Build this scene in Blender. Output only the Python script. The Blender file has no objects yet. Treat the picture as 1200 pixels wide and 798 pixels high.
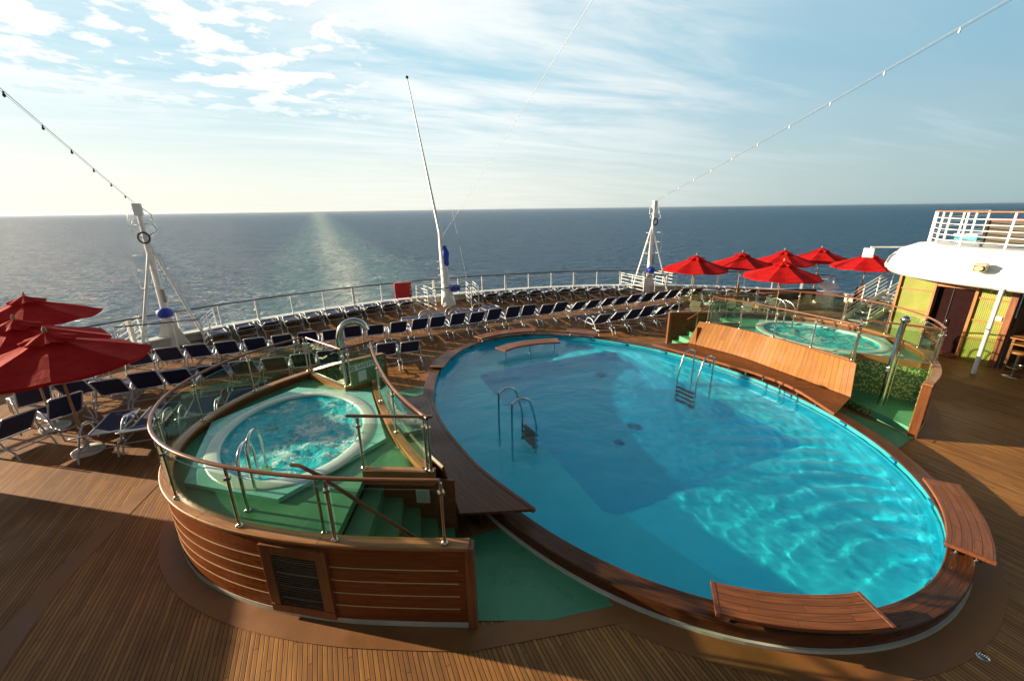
import bpy, bmesh, math, random
from mathutils import Vector, Matrix, noise
from mathutils.geometry import tessellate_polygon
R_ = math.radians
random.seed(7)
S = bpy.context.scene
COL = S.collection

# ------------------------------------------------------------------ camera
cam_d = bpy.data.cameras.new("camera"); cam = bpy.data.objects.new("camera", cam_d); COL.objects.link(cam); S.camera = cam
cam_d.sensor_fit = 'HORIZONTAL'; cam_d.sensor_width = 36.0; cam_d.lens = 36.0 * 485 / 1200
cam_d.clip_start = 0.05; cam_d.clip_end = 90000
pitch, yaw, roll = R_(17.668), R_(23.948), R_(0.72)
F0 = Vector((0, math.cos(pitch), -math.sin(pitch))); R0 = Vector((1, 0, 0)); U0 = R0.cross(F0)
Rr = math.cos(roll) * R0 - math.sin(roll) * U0; Ur = math.sin(roll) * R0 + math.cos(roll) * U0
RZ = Matrix.Rotation(-yaw, 3, 'Z')
Fw, Rw, Uw = RZ @ F0, RZ @ Rr, RZ @ Ur
m3 = Matrix((Rw, Uw, -Fw)).transposed()
cam.matrix_world = Matrix.Translation((0, 0, 5.0)) @ m3.to_4x4()

# ------------------------------------------------------------------ light
SUN_TO = Vector((-0.81, 0.586, 0)).normalized()           # horizontal direction towards the sun
SUN_EL = R_(13.5)
sd = Vector((SUN_TO.x * math.cos(SUN_EL), SUN_TO.y * math.cos(SUN_EL), math.sin(SUN_EL)))
sun_d = bpy.data.lights.new("sun", 'SUN'); sun_d.energy = 5.0; sun_d.angle = R_(0.5); sun_d.color = (1.0, 0.82, 0.58)
sun = bpy.data.objects.new("sun", sun_d); COL.objects.link(sun)
sun.rotation_euler = sd.to_track_quat('Z', 'Y').to_euler()
try: sun_d.cycles.is_caustics_light = True
except Exception: pass

W = bpy.data.worlds.new("World"); S.world = W; W.use_nodes = True
nt = W.node_tree; nt.nodes.clear(); N = nt.nodes.new; L = nt.links.new
def setin(n, k, v): n.inputs[k].default_value = v
def wmath(op, a, b=None, clamp=False):
    n = N("ShaderNodeMath"); n.operation = op; n.use_clamp = clamp
    for i, x in enumerate((a, b)):
        if x is None: continue
        if isinstance(x, (int, float)): n.inputs[i].default_value = x
        else: L(x, n.inputs[i])
    return n.outputs[0]
sky = N("ShaderNodeTexSky"); sky.sky_type = 'NISHITA'; sky.sun_disc = False
sky.sun_elevation = SUN_EL; sky.sun_rotation = math.atan2(SUN_TO.x, SUN_TO.y)
sky.altitude = 0; sky.air_density = 1.0; sky.dust_density = 1.6; sky.ozone_density = 1.3
tc = N("ShaderNodeTexCoord"); sep = N("ShaderNodeSeparateXYZ"); L(tc.outputs['Generated'], sep.inputs[0])
zc = wmath('MAXIMUM', sep.outputs[2], 0.0); zc = wmath('ADD', zc, 0.07)
cx = wmath('DIVIDE', sep.outputs[0], zc); cy = wmath('DIVIDE', sep.outputs[1], zc)
comb = N("ShaderNodeCombineXYZ"); L(cx, comb.inputs[0]); L(cy, comb.inputs[1])
def wnoise(scale, detail, rough, off, dist=0.0, sc=(1, 1, 1), rz=0.0):
    mp = N("ShaderNodeMapping"); setin(mp, 'Location', off); setin(mp, 'Scale', sc); setin(mp, 'Rotation', (0, 0, rz)); L(comb.outputs[0], mp.inputs[0])
    n = N("ShaderNodeTexNoise"); L(mp.outputs[0], n.inputs[0]); setin(n, 'Scale', scale); setin(n, 'Detail', detail); setin(n, 'Roughness', rough); setin(n, 'Distortion', dist)
    return n.outputs[0]
def wramp(x, a, b, lo=0.0, hi=1.0):
    n = N("ShaderNodeMapRange"); n.interpolation_type = 'SMOOTHSTEP'; L(x, n.inputs[0]); setin(n, 1, a); setin(n, 2, b); setin(n, 3, lo); setin(n, 4, hi); return n.outputs[0]
def wmix(f, a, b):
    n = N("ShaderNodeMix"); n.data_type = 'RGBA'
    for i, v in ((0, f), (6, a), (7, b)):
        if isinstance(v, (int, float)): n.inputs[i].default_value = v
        elif isinstance(v, tuple): n.inputs[i].default_value = (*v, 1)
        else: L(v, n.inputs[i])
    return n.outputs[2]
X_, Y_, Z_ = sep.outputs
# bearing measured from the stern line: negative towards port (the sun), positive towards starboard
az = N("ShaderNodeMath"); az.operation = 'ARCTAN2'; L(X_, az.inputs[0]); L(Y_, az.inputs[1]); az = az.outputs[0]
aft = wramp(Y_, -0.7, 0.25)
dot = N("ShaderNodeVectorMath"); dot.operation = 'DOT_PRODUCT'; L(tc.outputs['Generated'], dot.inputs[0]); dot.inputs[1].default_value = sd
sunny = wramp(dot.outputs['Value'], -0.85, 0.50)
# puffy broken cloud high on the port quarter, thin veil and streaks elsewhere
pn = wnoise(5.2, 8, 0.56, (3.2, 1.0, 0), 0.15, (1, 1.0, 1)); pbig = wnoise(0.9, 3, 0.5, (5.4, 0.9, 0))
puff = wramp(wmath('ADD', pn, wmath('MULTIPLY', wmath('SUBTRACT', pbig, 0.5), 0.9)), 0.43, 0.585)
puff = wmath('MULTIPLY', wmath('MULTIPLY', puff, wramp(az, 0.02, 0.38, 1, 0)), wramp(Z_, 0.10, 0.24))
veil = wramp(wnoise(1.1, 9, 0.60, (4.3, 1.2, 0), 0.4, (0.55, 1.5, 1), 0.5), 0.34, 0.66, 0.0, 0.85)
veil = wmath('MULTIPLY', wmath('MULTIPLY', veil, wmath('MULTIPLY', wramp(az, 0.72, 1.0, 1, 0.12), wramp(az, -0.15, 0.2, 0.35, 1))), wramp(Z_, 0.06, 0.2, 0.35, 1))
streak = wramp(wnoise(0.55, 8, 0.62, (1.5, 9.2, 0), 0.3, (0.30, 1.6, 1), -0.15), 0.44, 0.70, 0, 0.8)
streak = wmath('MULTIPLY', streak, wramp(Z_, 0.03, 0.13))
dens = wmath('MAXIMUM', puff, wmath('MAXIMUM', veil, streak), True)
cloud = wmix(sunny, (4.6, 5.9, 6.5), (9.3, 9.4, 9.2)); cloud = wmix(wramp(Z_, 0.35, 0.9, 0, 0.75), cloud, (2.0, 2.6, 3.1))
low = wmix(sunny, (3.0, 4.6, 5.0), (9.0, 9.2, 8.3))
mid = wmix(sunny, (2.3, 4.3, 5.6), (4.6, 7.2, 8.3))
haz = wmix(wramp(Z_, 0.0, 0.26), low, mid)
nish = wmix(1.0, sky.outputs[0], sky.outputs[0])
air = wmix(wramp(Z_, 0.30, 0.75, 0.85, 0.15), nish, haz)
fin = wmix(dens, air, cloud)
dim = N("ShaderNodeVectorMath"); dim.operation = 'SCALE'; L(fin, dim.inputs[0]); L(wmath('MULTIPLY', wmath('ADD', wmath('MULTIPLY', aft, 0.6), 0.4), wramp(Z_, 0.38, 0.75, 1.0, 0.55)), dim.inputs['Scale'])
bg = N("ShaderNodeBackground"); setin(bg, 'Strength', 0.0505); L(dim.outputs[0], bg.inputs[0])
wo = N("ShaderNodeOutputWorld"); L(bg.outputs[0], wo.inputs[0])

S.view_settings.view_transform = 'Standard'; S.view_settings.look = 'None'; S.view_settings.gamma = 1; S.view_settings.use_curve_mapping = False
S.view_settings.exposure = 1.2
S.render.engine = 'CYCLES'
cy_ = S.cycles
cy_.use_denoising = True; cy_.max_bounces = 14; cy_.transparent_max_bounces = 32; cy_.transmission_bounces = 12; cy_.glossy_bounces = 4; cy_.diffuse_bounces = 6
cy_.sample_clamp_indirect = 6.0; cy_.blur_glossy = 0.5

# ------------------------------------------------------------------ materials
class Mat:
    def __init__(s, name):
        s.m = bpy.data.materials.new(name); s.m.use_nodes = True; s.t = s.m.node_tree
        s.b = s.t.nodes['Principled BSDF']; s.out = s.t.nodes['Material Output']
    def n(s, typ, **kw):
        x = s.t.nodes.new(typ)
        for k, v in kw.items(): setattr(x, k, v)
        return x
    def l(s, a, b): s.t.links.new(a, b)
    def coord(s, kind):
        if kind == 'pos': return s.n("ShaderNodeNewGeometry").outputs['Position']
        c = s.n("ShaderNodeTexCoord"); return c.outputs[{'uv': 'UV', 'obj': 'Object', 'gen': 'Generated'}[kind]]
    def map(s, c, sc=(1, 1, 1), loc=(0, 0, 0), rot=(0, 0, 0)):
        x = s.n("ShaderNodeMapping"); x.inputs['Scale'].default_value = sc; x.inputs['Location'].default_value = loc; x.inputs['Rotation'].default_value = rot
        s.l(c, x.inputs[0]); return x.outputs[0]
    def noise(s, c, scale=5, detail=4, rough=0.5, dist=0):
        x = s.n("ShaderNodeTexNoise"); s.l(c, x.inputs[0]); x.inputs['Scale'].default_value = scale; x.inputs['Detail'].default_value = detail
        x.inputs['Roughness'].default_value = rough; x.inputs['Distortion'].default_value = dist; return x.outputs[0]
    def math(s, op, a, b=None, clamp=False):
        x = s.n("ShaderNodeMath", operation=op); x.use_clamp = clamp
        for i, v in enumerate((a, b)):
            if v is None: continue
            if isinstance(v, (int, float)): x.inputs[i].default_value = v
            else: s.l(v, x.inputs[i])
        return x.outputs[0]
    def ss(s, x, a, b, lo=0.0, hi=1.0):
        n = s.n("ShaderNodeMapRange"); n.interpolation_type = 'SMOOTHSTEP'; s.l(x, n.inputs[0])
        for i, v in zip((1, 2, 3, 4), (a, b, lo, hi)): n.inputs[i].default_value = v
        return n.outputs[0]
    def mix(s, f, a, b, mode='MIX'):
        n = s.n("ShaderNodeMix", data_type='RGBA', blend_type=mode)
        for i, v in ((0, f), (6, a), (7, b)):
            if isinstance(v, (int, float)): n.inputs[i].default_value = v
            elif isinstance(v, (tuple, list)): n.inputs[i].default_value = (*v, 1) if len(v) == 3 else v
            else: s.l(v, n.inputs[i])
        return n.outputs[2]
    def sep(s, c):
        n = s.n("ShaderNodeSeparateXYZ"); s.l(c, n.inputs[0]); return n.outputs
    def base(s, c):
        if isinstance(c, (tuple, list)): s.b.inputs['Base Color'].default_value = (*c, 1)
        else: s.l(c, s.b.inputs['Base Color'])
    def rough(s, r):
        if isinstance(r, (int, float)): s.b.inputs['Roughness'].default_value = r
        else: s.l(r, s.b.inputs['Roughness'])
    def bump(s, h, st=0.3, d=0.01, nrm=None):
        n = s.n("ShaderNodeBump"); n.inputs['Strength'].default_value = st; n.inputs['Distance'].default_value = d; s.l(h, n.inputs['Height'])
        if nrm is not None: s.l(nrm, n.inputs['Normal'])
        s.l(n.outputs[0], s.b.inputs['Normal']); return n.outputs[0]
def plain(name, col, rough=0.5, metal=0.0, var=0.12, scale=6, coord='obj', bump=0.0, spec=None, wear=None):
    m = Mat(name); c = m.coord(coord); n1 = m.noise(c, scale, 5, 0.6)
    lo = tuple(x * (1 - var) for x in col); hi = tuple(min(1, x * (1 + var)) for x in col)
    k = m.mix(m.ss(n1, 0.3, 0.7), lo, hi)
    if wear:
        n2 = m.noise(c, scale * 2.7, 6, 0.7); k = m.mix(m.ss(n2, 0.62, 0.72, 0, wear[1]), k, wear[0])
    m.base(k); m.rough(m.ss(n1, 0.2, 0.8, max(0.02, rough * 0.8), min(1, rough * 1.2))); m.b.inputs['Metallic'].default_value = metal
    if bump: m.bump(n1, bump, 0.01)
    if spec is not None: m.b.inputs['Specular IOR Level'].default_value = spec
    return m.m
def wood_uv(name, dark, light, pw=0.09, pl=1.6, seam=0.010, rough=0.45, seamcol=(0.03, 0.015, 0.008), across=False):
    """planks following the swept shape: u runs along the sweep, v across it, both in metres"""
    m = Mat(name); c = m.coord('uv'); o = m.sep(c); u, v = (o[1], o[0]) if across else (o[0], o[1])
    pv = m.math('DIVIDE', v, pw); idx = m.math('FLOOR', pv); fr = m.math('FRACT', pv)
    cmb = m.n("ShaderNodeCombineXYZ"); m.l(idx, cmb.inputs[0])
    m.l(m.math('FLOOR', m.math('DIVIDE', m.math('ADD', u, m.math('MULTIPLY', idx, 0.63)), pl)), cmb.inputs[1])
    wn = m.n("ShaderNodeTexWhiteNoise"); m.l(cmb.outputs[0], wn.inputs[0])
    g = m.n("ShaderNodeCombineXYZ"); m.l(m.math('MULTIPLY', u, 1.6), g.inputs[0]); m.l(m.math('MULTIPLY', v, 26), g.inputs[1]); m.l(m.math('MULTIPLY', wn.outputs[0], 9), g.inputs[2])
    gr = m.noise(g.outputs[0], 1.5, 6, 0.6, 0.4)
    k = m.mix(m.ss(gr, 0.3, 0.7), dark, light)
    k = m.mix(m.ss(wn.outputs[0], 0, 1, 0.0, 0.35), k, tuple(x * 0.45 for x in dark))
    w = seam / pw
    e = m.math('MINIMUM', fr, m.math('SUBTRACT', 1.0, fr)); sm = m.ss(e, w * 0.3, w * 0.7, 1, 0)
    fu = m.math('FRACT', m.math('DIVIDE', m.math('ADD', u, m.math('MULTIPLY', idx, 0.63)), pl)); sm = m.math('MAXIMUM', sm, m.ss(fu, 0.0, 0.006 / pl * 2, 1, 0))
    k = m.mix(sm, k, seamcol); m.base(k)
    wet = m.noise(m.coord('pos'), 0.9, 4, 0.6)
    m.rough(m.math('ADD', m.ss(gr, 0.2, 0.8, rough * 0.8, rough * 1.25), m.ss(wet, 0.35, 0.6, -0.12, 0.1)))
    m.bump(m.math('ADD', m.math('MULTIPLY', gr, 0.25), m.math('MULTIPLY', sm, -1.0)), 0.5, 0.004); m.b.inputs['Specular IOR Level'].default_value = 0.32
    return m.m
def wood_obj(name, dark, light, axis=2, rough=0.45, pw=None):
    m = Mat(name); c = m.coord('obj'); sc = [14, 14, 14]; sc[axis] = 0.9
    gr = m.noise(m.map(c, tuple(sc)), 1.6, 6, 0.6, 0.5); k = m.mix(m.ss(gr, 0.3, 0.72), dark, light)
    big = m.noise(c, 1.7, 3, 0.5); k = m.mix(m.ss(big, 0.35, 0.7, 0, 0.3), k, tuple(x * 0.5 for x in dark)); m.base(k); m.rough(m.ss(gr, 0.2, 0.8, rough * 0.8, rough * 1.2)); m.bump(gr, 0.15, 0.004)
    return m.m
def deck_mat():
    m = Mat("teak_deck"); p = m.coord('pos'); o = m.sep(p); pw = 0.054
    px = m.math('DIVIDE', o[0], pw); idx = m.math('FLOOR', px); fr = m.math('FRACT', px)
    cmb = m.n("ShaderNodeCombineXYZ"); m.l(idx, cmb.inputs[0]); m.l(m.math('FLOOR', m.math('ADD', m.math('DIVIDE', o[1], 2.4), m.math('MULTIPLY', idx, 0.381))), cmb.inputs[1])
    wn = m.n("ShaderNodeTexWhiteNoise"); m.l(cmb.outputs[0], wn.inputs[0])
    gr = m.noise(m.map(p, (22, 1.1, 1)), 1.5, 5, 0.6); big = m.noise(p, 0.35, 5, 0.65, 0.3); mid = m.noise(m.map(p, (3, 0.9, 1)), 1.0, 5, 0.7)
    k = m.mix(m.ss(gr, 0.3, 0.7), (0.30, 0.128, 0.034), (0.53, 0.245, 0.068))
    k = m.mix(m.ss(wn.outputs[0], 0, 1, 0, 0.5), k, (0.15, 0.055, 0.016))
    k = m.mix(m.ss(big, 0.4, 0.68, 0, 0.55), k, (0.14, 0.068, 0.032))
    k = m.mix(m.ss(mid, 0.55, 0.75, 0, 0.2), k, (0.42, 0.25, 0.12)); sp = m.noise(p, 2.3, 7, 0.75, 0.8); k = m.mix(m.ss(sp, 0.60, 0.70, 0, 0.4), k, (0.10, 0.045, 0.02))
    e = m.math('MINIMUM', fr, m.math('SUBTRACT', 1.0, fr)); fj = m.math('FRACT', m.math('ADD', m.math('DIVIDE', o[1], 2.4), m.math('MULTIPLY', idx, 0.381)))
    sm = m.math('MAXIMUM', m.ss(e, 0.06, 0.12, 1, 0), m.ss(fj, 0.0, 0.004, 1, 0))
    k = m.mix(m.math('MULTIPLY', sm, 0.85), k, (0.022, 0.013, 0.008)); m.base(k)
    m.rough(m.ss(big, 0.3, 0.7, 0.42, 0.7)); m.b.inputs['Specular IOR Level'].default_value = 0.2
    m.bump(m.math('ADD', m.math('MULTIPLY', gr, 0.3), m.math('MULTIPLY', sm, -1.0)), 0.45, 0.004); return m.m
M = {}
M['deck'] = deck_mat()
M['apron'] = plain("brown_deck_coating", (0.24, 0.095, 0.024), 0.6, var=0.18, scale=1.4, coord='pos', bump=0.05)
def green_mat():
    m = Mat("green_deck_paint"); p = m.coord('pos'); a = m.noise(p, 1.2, 6, 0.65, 0.5); g = m.noise(p, 90, 3, 0.7); st = m.noise(p, 3.1, 7, 0.72, 1.0)
    k = m.mix(m.ss(a, 0.3, 0.7), (0.055, 0.235, 0.115), (0.095, 0.335, 0.175)); k = m.mix(m.ss(st, 0.56, 0.68, 0, 0.5), k, (0.16, 0.36, 0.21)); k = m.mix(m.ss(st, 0.30, 0.42, 0.5, 0), k, (0.035, 0.14, 0.075))
    k = m.mix(m.ss(g, 0.52, 0.62, 0, 0.3), k, (0.03, 0.12, 0.06)); m.base(k); m.rough(m.ss(a, 0.35, 0.6, 0.3, 0.65)); m.bump(g, 0.35, 0.003); return m.m
M['green'] = green_mat()
M['coping'] = wood_uv("wet_teak_coping", (0.065, 0.020, 0.007), (0.155, 0.050, 0.016), 0.083, 2.2, 0.008, 0.36)
M['seat'] = wood_uv("oiled_teak_seat", (0.10, 0.027, 0.008), (0.21, 0.062, 0.018), 0.095, 9, 0.008, 0.38)
M['slat'] = wood_uv("teak_backrest_planks", (0.25, 0.095, 0.022), (0.40, 0.175, 0.045), 0.12, 9, 0.008, 0.75, across=True, seamcol=(0.12, 0.05, 0.02))
M['bench'] = wood_uv("teak_bench_planks", (0.17, 0.05, 0.016), (0.31, 0.105, 0.034), 0.10, 1.1, 0.007, 0.42)
M['fascia'] = wood_uv("dark_varnished_fascia", (0.075, 0.02, 0.008), (0.14, 0.038, 0.014), 5, 9, 0.0, 0.35)
M['clad'] = wood_uv("mahogany_cladding", (0.15, 0.034, 0.009), (0.29, 0.078, 0.019), 5, 2.6, 0.0, 0.33)
M['cap'] = wood_uv("teak_cap_rail", (0.30, 0.125, 0.04), (0.46, 0.215, 0.075), 5, 1.8, 0.0, 0.38)
M['handrail'] = wood_uv("varnished_handrail", (0.17, 0.06, 0.026), (0.30, 0.125, 0.055), 5, 3, 0.0, 0.22)
M['woodv'] = wood_obj("varnished_post_wood", (0.16, 0.05, 0.017), (0.30, 0.105, 0.035))
M['woodh'] = wood_obj("varnished_board_wood", (0.14, 0.04, 0.014), (0.26, 0.08, 0.027), 0)
M['trim'] = wood_obj("orange_teak_trim", (0.33, 0.12, 0.03), (0.50, 0.21, 0.06))
M['polewood'] = wood_obj("golden_umbrella_pole", (0.30, 0.15, 0.05), (0.46, 0.26, 0.1))
M['inlay'] = plain("pale_inlay_line", (0.55, 0.42, 0.22), 0.35, scale=3)
M['white'] = plain("white_marine_paint", (0.78, 0.78, 0.75), 0.35, var=0.05, scale=3, wear=((0.55, 0.46, 0.36), 0.35))
M['roofw'] = plain("white_roof_coating", (0.80, 0.80, 0.77), 0.5, var=0.04, scale=0.8, wear=((0.66, 0.62, 0.55), 0.3))
M['toe'] = plain("pale_toe_strip", (0.55, 0.52, 0.42), 0.5, var=0.12, scale=2, coord='pos')
M['bulw'] = plain("grey_white_bulwark", (0.62, 0.64, 0.62), 0.45, var=0.08, scale=1.5, coord='pos')
M['steel'] = plain("polished_steel", (0.62, 0.60, 0.56), 0.16, 1.0, 0.08, 9)
M['brass'] = plain("brushed_steel_post", (0.60, 0.54, 0.43), 0.24, 1.0, 0.1, 9)
M['alu'] = plain("white_lounger_tube", (0.50, 0.54, 0.58), 0.4, 0.3, 0.06, 9)
M['navy'] = plain("navy_sling_fabric", (0.013, 0.022, 0.085), 0.75, var=0.3, scale=14, bump=0.1)
M['blue'] = plain("royal_blue_cover", (0.02, 0.05, 0.42), 0.6, var=0.2, scale=8)
M['red'] = plain("red_painted_box", (0.55, 0.015, 0.012), 0.4, var=0.12, scale=5)
M['black'] = plain("black_rubber", (0.02, 0.02, 0.02), 0.6, scale=12)
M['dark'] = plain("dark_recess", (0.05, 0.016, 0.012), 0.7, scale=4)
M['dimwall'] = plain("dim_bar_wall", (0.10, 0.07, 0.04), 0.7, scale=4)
M['beige'] = plain("beige_speaker_plastic", (0.52, 0.44, 0.28), 0.45, var=0.06)
M['grey'] = plain("grey_plastic", (0.30, 0.31, 0.30), 0.5)
M['paper'] = plain("laminated_notice", (0.60, 0.64, 0.60), 0.35, var=0.05, scale=20)
M['ink'] = plain("black_lettering", (0.015, 0.015, 0.015), 0.5)
M['teal'] = plain("teal_tub_surround", (0.30, 0.70, 0.66), 0.28, var=0.1, scale=2.2, coord='pos')
M['gelcoat'] = plain("white_tub_rim", (0.66, 0.72, 0.68), 0.25, var=0.04, scale=3, coord='pos')
M['cover'] = plain("turquoise_tarp", (0.05, 0.33, 0.38), 0.6)
M['charcoal'] = plain("black_table_top", (0.03, 0.03, 0.035), 0.35)
M['wicker'] = plain("dark_wicker", (0.10, 0.085, 0.06), 0.8, var=0.4, scale=60)
M['tabletop'] = plain("grey_table_top", (0.30, 0.32, 0.31), 0.3, var=0.15)

def canopy_mat():
    m = Mat("red_umbrella_canvas"); c = m.coord('obj'); a = m.noise(c, 2.6, 5, 0.6, 0.4); b = m.noise(c, 120, 2, 0.5)
    m.base(m.mix(m.ss(a, 0.3, 0.7), (0.36, 0.005, 0.007), (0.48, 0.014, 0.012))); m.rough(0.8)
    m.bump(m.math('ADD', a, m.math('MULTIPLY', b, 0.04)), 0.5, 0.03)
    tr = m.n("ShaderNodeBsdfTranslucent"); tr.inputs[0].default_value = (0.62, 0.03, 0.02, 1)
    mx = m.n("ShaderNodeMixShader"); mx.inputs[0].default_value = 0.10; m.l(m.b.outputs[0], mx.inputs[1]); m.l(tr.outputs[0], mx.inputs[2]); m.l(mx.outputs[0], m.out.inputs[0])
    m.b.inputs['Specular IOR Level'].default_value = 0.08
    return m.m
M['canvas'] = canopy_mat()
def glass_mat(name, tint, refl=1.0):
    m = Mat(name); tr = m.n("ShaderNodeBsdfTransparent"); tr.inputs[0].default_value = (*tint, 1)
    gl = m.n("ShaderNodeBsdfGlossy"); gl.inputs['Roughness'].default_value = 0.02; gl.inputs[0].default_value = (1, 1, 1, 1)
    fr = m.n("ShaderNodeLayerWeight"); fr.inputs[0].default_value = 0.5; fq = m.math('ADD', m.math('MULTIPLY', m.math('POWER', fr.outputs['Facing'], 4.0), 0.85), 0.04)
    sm = m.ss(m.noise(m.coord('pos'), 1.3, 5, 0.7), 0.45, 0.8, 0.0, 0.035)
    mx = m.n("ShaderNodeMixShader"); m.l(m.math('MULTIPLY', fq, refl), mx.inputs[0]); m.l(tr.outputs[0], mx.inputs[1]); m.l(gl.outputs[0], mx.inputs[2])
    df = m.n("ShaderNodeBsdfDiffuse"); df.inputs[0].default_value = (0.6, 0.7, 0.6, 1)
    m2 = m.n("ShaderNodeMixShader"); m.l(sm, m2.inputs[0]); m.l(mx.outputs[0], m2.inputs[1]); m.l(df.outputs[0], m2.inputs[2]); m.l(m2.outputs[0], m.out.inputs[0])
    return m.m
M['glass'] = glass_mat("green_tinted_glass", (0.80, 0.88, 0.80))
def mosaic_mat():
    m = Mat("green_gold_mosaic"); c = m.coord('uv'); o = m.sep(c); t = 0.036
    a, b = m.math('DIVIDE', o[0], t), m.math('DIVIDE', o[1], t); cm = m.n("ShaderNodeCombineXYZ"); m.l(m.math('FLOOR', a), cm.inputs[0]); m.l(m.math('FLOOR', b), cm.inputs[1])
    w = m.n("ShaderNodeTexWhiteNoise"); w.noise_dimensions = '2D'; m.l(cm.outputs[0], w.inputs[0]); w0 = w.outputs[0]
    k = m.mix(m.ss(w0, 0.38, 0.42), (0.06, 0.18, 0.06), (0.50, 0.52, 0.20)); k = m.mix(m.ss(w0, 0.72, 0.75), k, (0.10, 0.20, 0.06))
    fa, fb = m.math('FRACT', a), m.math('FRACT', b); e = m.math('MINIMUM', m.math('MINIMUM', fa, m.math('SUBTRACT', 1.0, fa)), m.math('MINIMUM', fb, m.math('SUBTRACT', 1.0, fb)))
    g = m.ss(e, 0.05, 0.10, 1, 0); m.base(m.mix(g, k, (0.10, 0.13, 0.07))); m.rough(0.25); m.bump(m.math('SUBTRACT', 1.0, g), 0.4, 0.002); return m.m
M['mosaic'] = mosaic_mat()
def lime_mat():
    m = Mat("lime_corrugated_panel"); o = m.sep(m.coord('obj')); f = m.math('FRACT', m.math('DIVIDE', o[1], 0.045)); e = m.math('ABSOLUTE', m.math('SUBTRACT', f, 0.5))
    n = m.noise(m.coord('obj'), 2, 4); m.base(m.mix(m.ss(n, 0.3, 0.7), (0.20, 0.225, 0.028), (0.26, 0.28, 0.038))); m.rough(0.4); m.bump(e, 0.8, 0.012); return m.m
M['lime'] = lime_mat()
def basin_mat(name, a, b, tile=0.0):
    m = Mat(name); p = m.coord('pos'); n = m.noise(p, 0.8, 4); k = m.mix(m.ss(n, 0.3, 0.7), a, b)
    m.base(k); m.rough(0.35); return m.m
M['basin'] = basin_mat("pool_blue_lining", (0.02, 0.70, 0.90), (0.04, 0.78, 0.95))
M['deep'] = basin_mat("deep_end_lining", (0.010, 0.58, 0.84), (0.015, 0.64, 0.89))
M['tealband'] = basin_mat("waterline_tile_band", (0.02, 0.30, 0.33), (0.04, 0.42, 0.45))
M['drain'] = plain("dark_blue_grille", (0.005, 0.24, 0.42), 0.5)
M['tubbasin'] = basin_mat("tub_blue_lining", (0.05, 0.42, 0.47), (0.08, 0.50, 0.52))
def water_mat(name, tint=(1, 1, 1)):
    m = Mat(name); m.base(tint); m.rough(0.0); p = m.coord('pos')
    m.bump(m.math('ADD', m.noise(m.map(p, (1, 1.3, 1)), 7, 3, 0.55, 0.6), m.math('MULTIPLY', m.noise(p, 19, 2, 0.5, 0.5), 0.3)), 1.0, 0.011); m.b.inputs['Transmission Weight'].default_value = 1.0; m.b.inputs['IOR'].default_value = 1.24
    return m.m
M['water'] = water_mat("clear_pool_water", (0.72, 0.99, 1.0))
def tubwater_mat():
    m = Mat("bubbling_tub_water"); p = m.coord('obj')
    n = m.noise(p, 1.7, 6, 0.62, 1.2); n2 = m.noise(p, 9, 5, 0.7, 1.5); ge = m.noise(p, 0.9, 2, 0.5)
    foam = m.math('MULTIPLY', m.ss(m.math('ADD', m.math('MULTIPLY', n, 0.55), m.math('MULTIPLY', n2, 0.45)), 0.47, 0.60), m.ss(ge, 0.38, 0.55, 0.25, 1.0))
    m.base(m.mix(foam, (0.02, 0.56, 0.66), (0.82, 0.90, 0.90))); m.rough(m.ss(foam, 0, 1, 0.06, 0.6)); m.b.inputs['IOR'].default_value = 1.33; m.b.inputs['Specular IOR Level'].default_value = 0.25
    m.bump(m.math('ADD', m.noise(p, 5.5, 6, 0.65, 1.0), m.math('MULTIPLY', foam, 0.3)), 0.9, 0.05); return m.m
M['tubwater'] = tubwater_mat()
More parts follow.
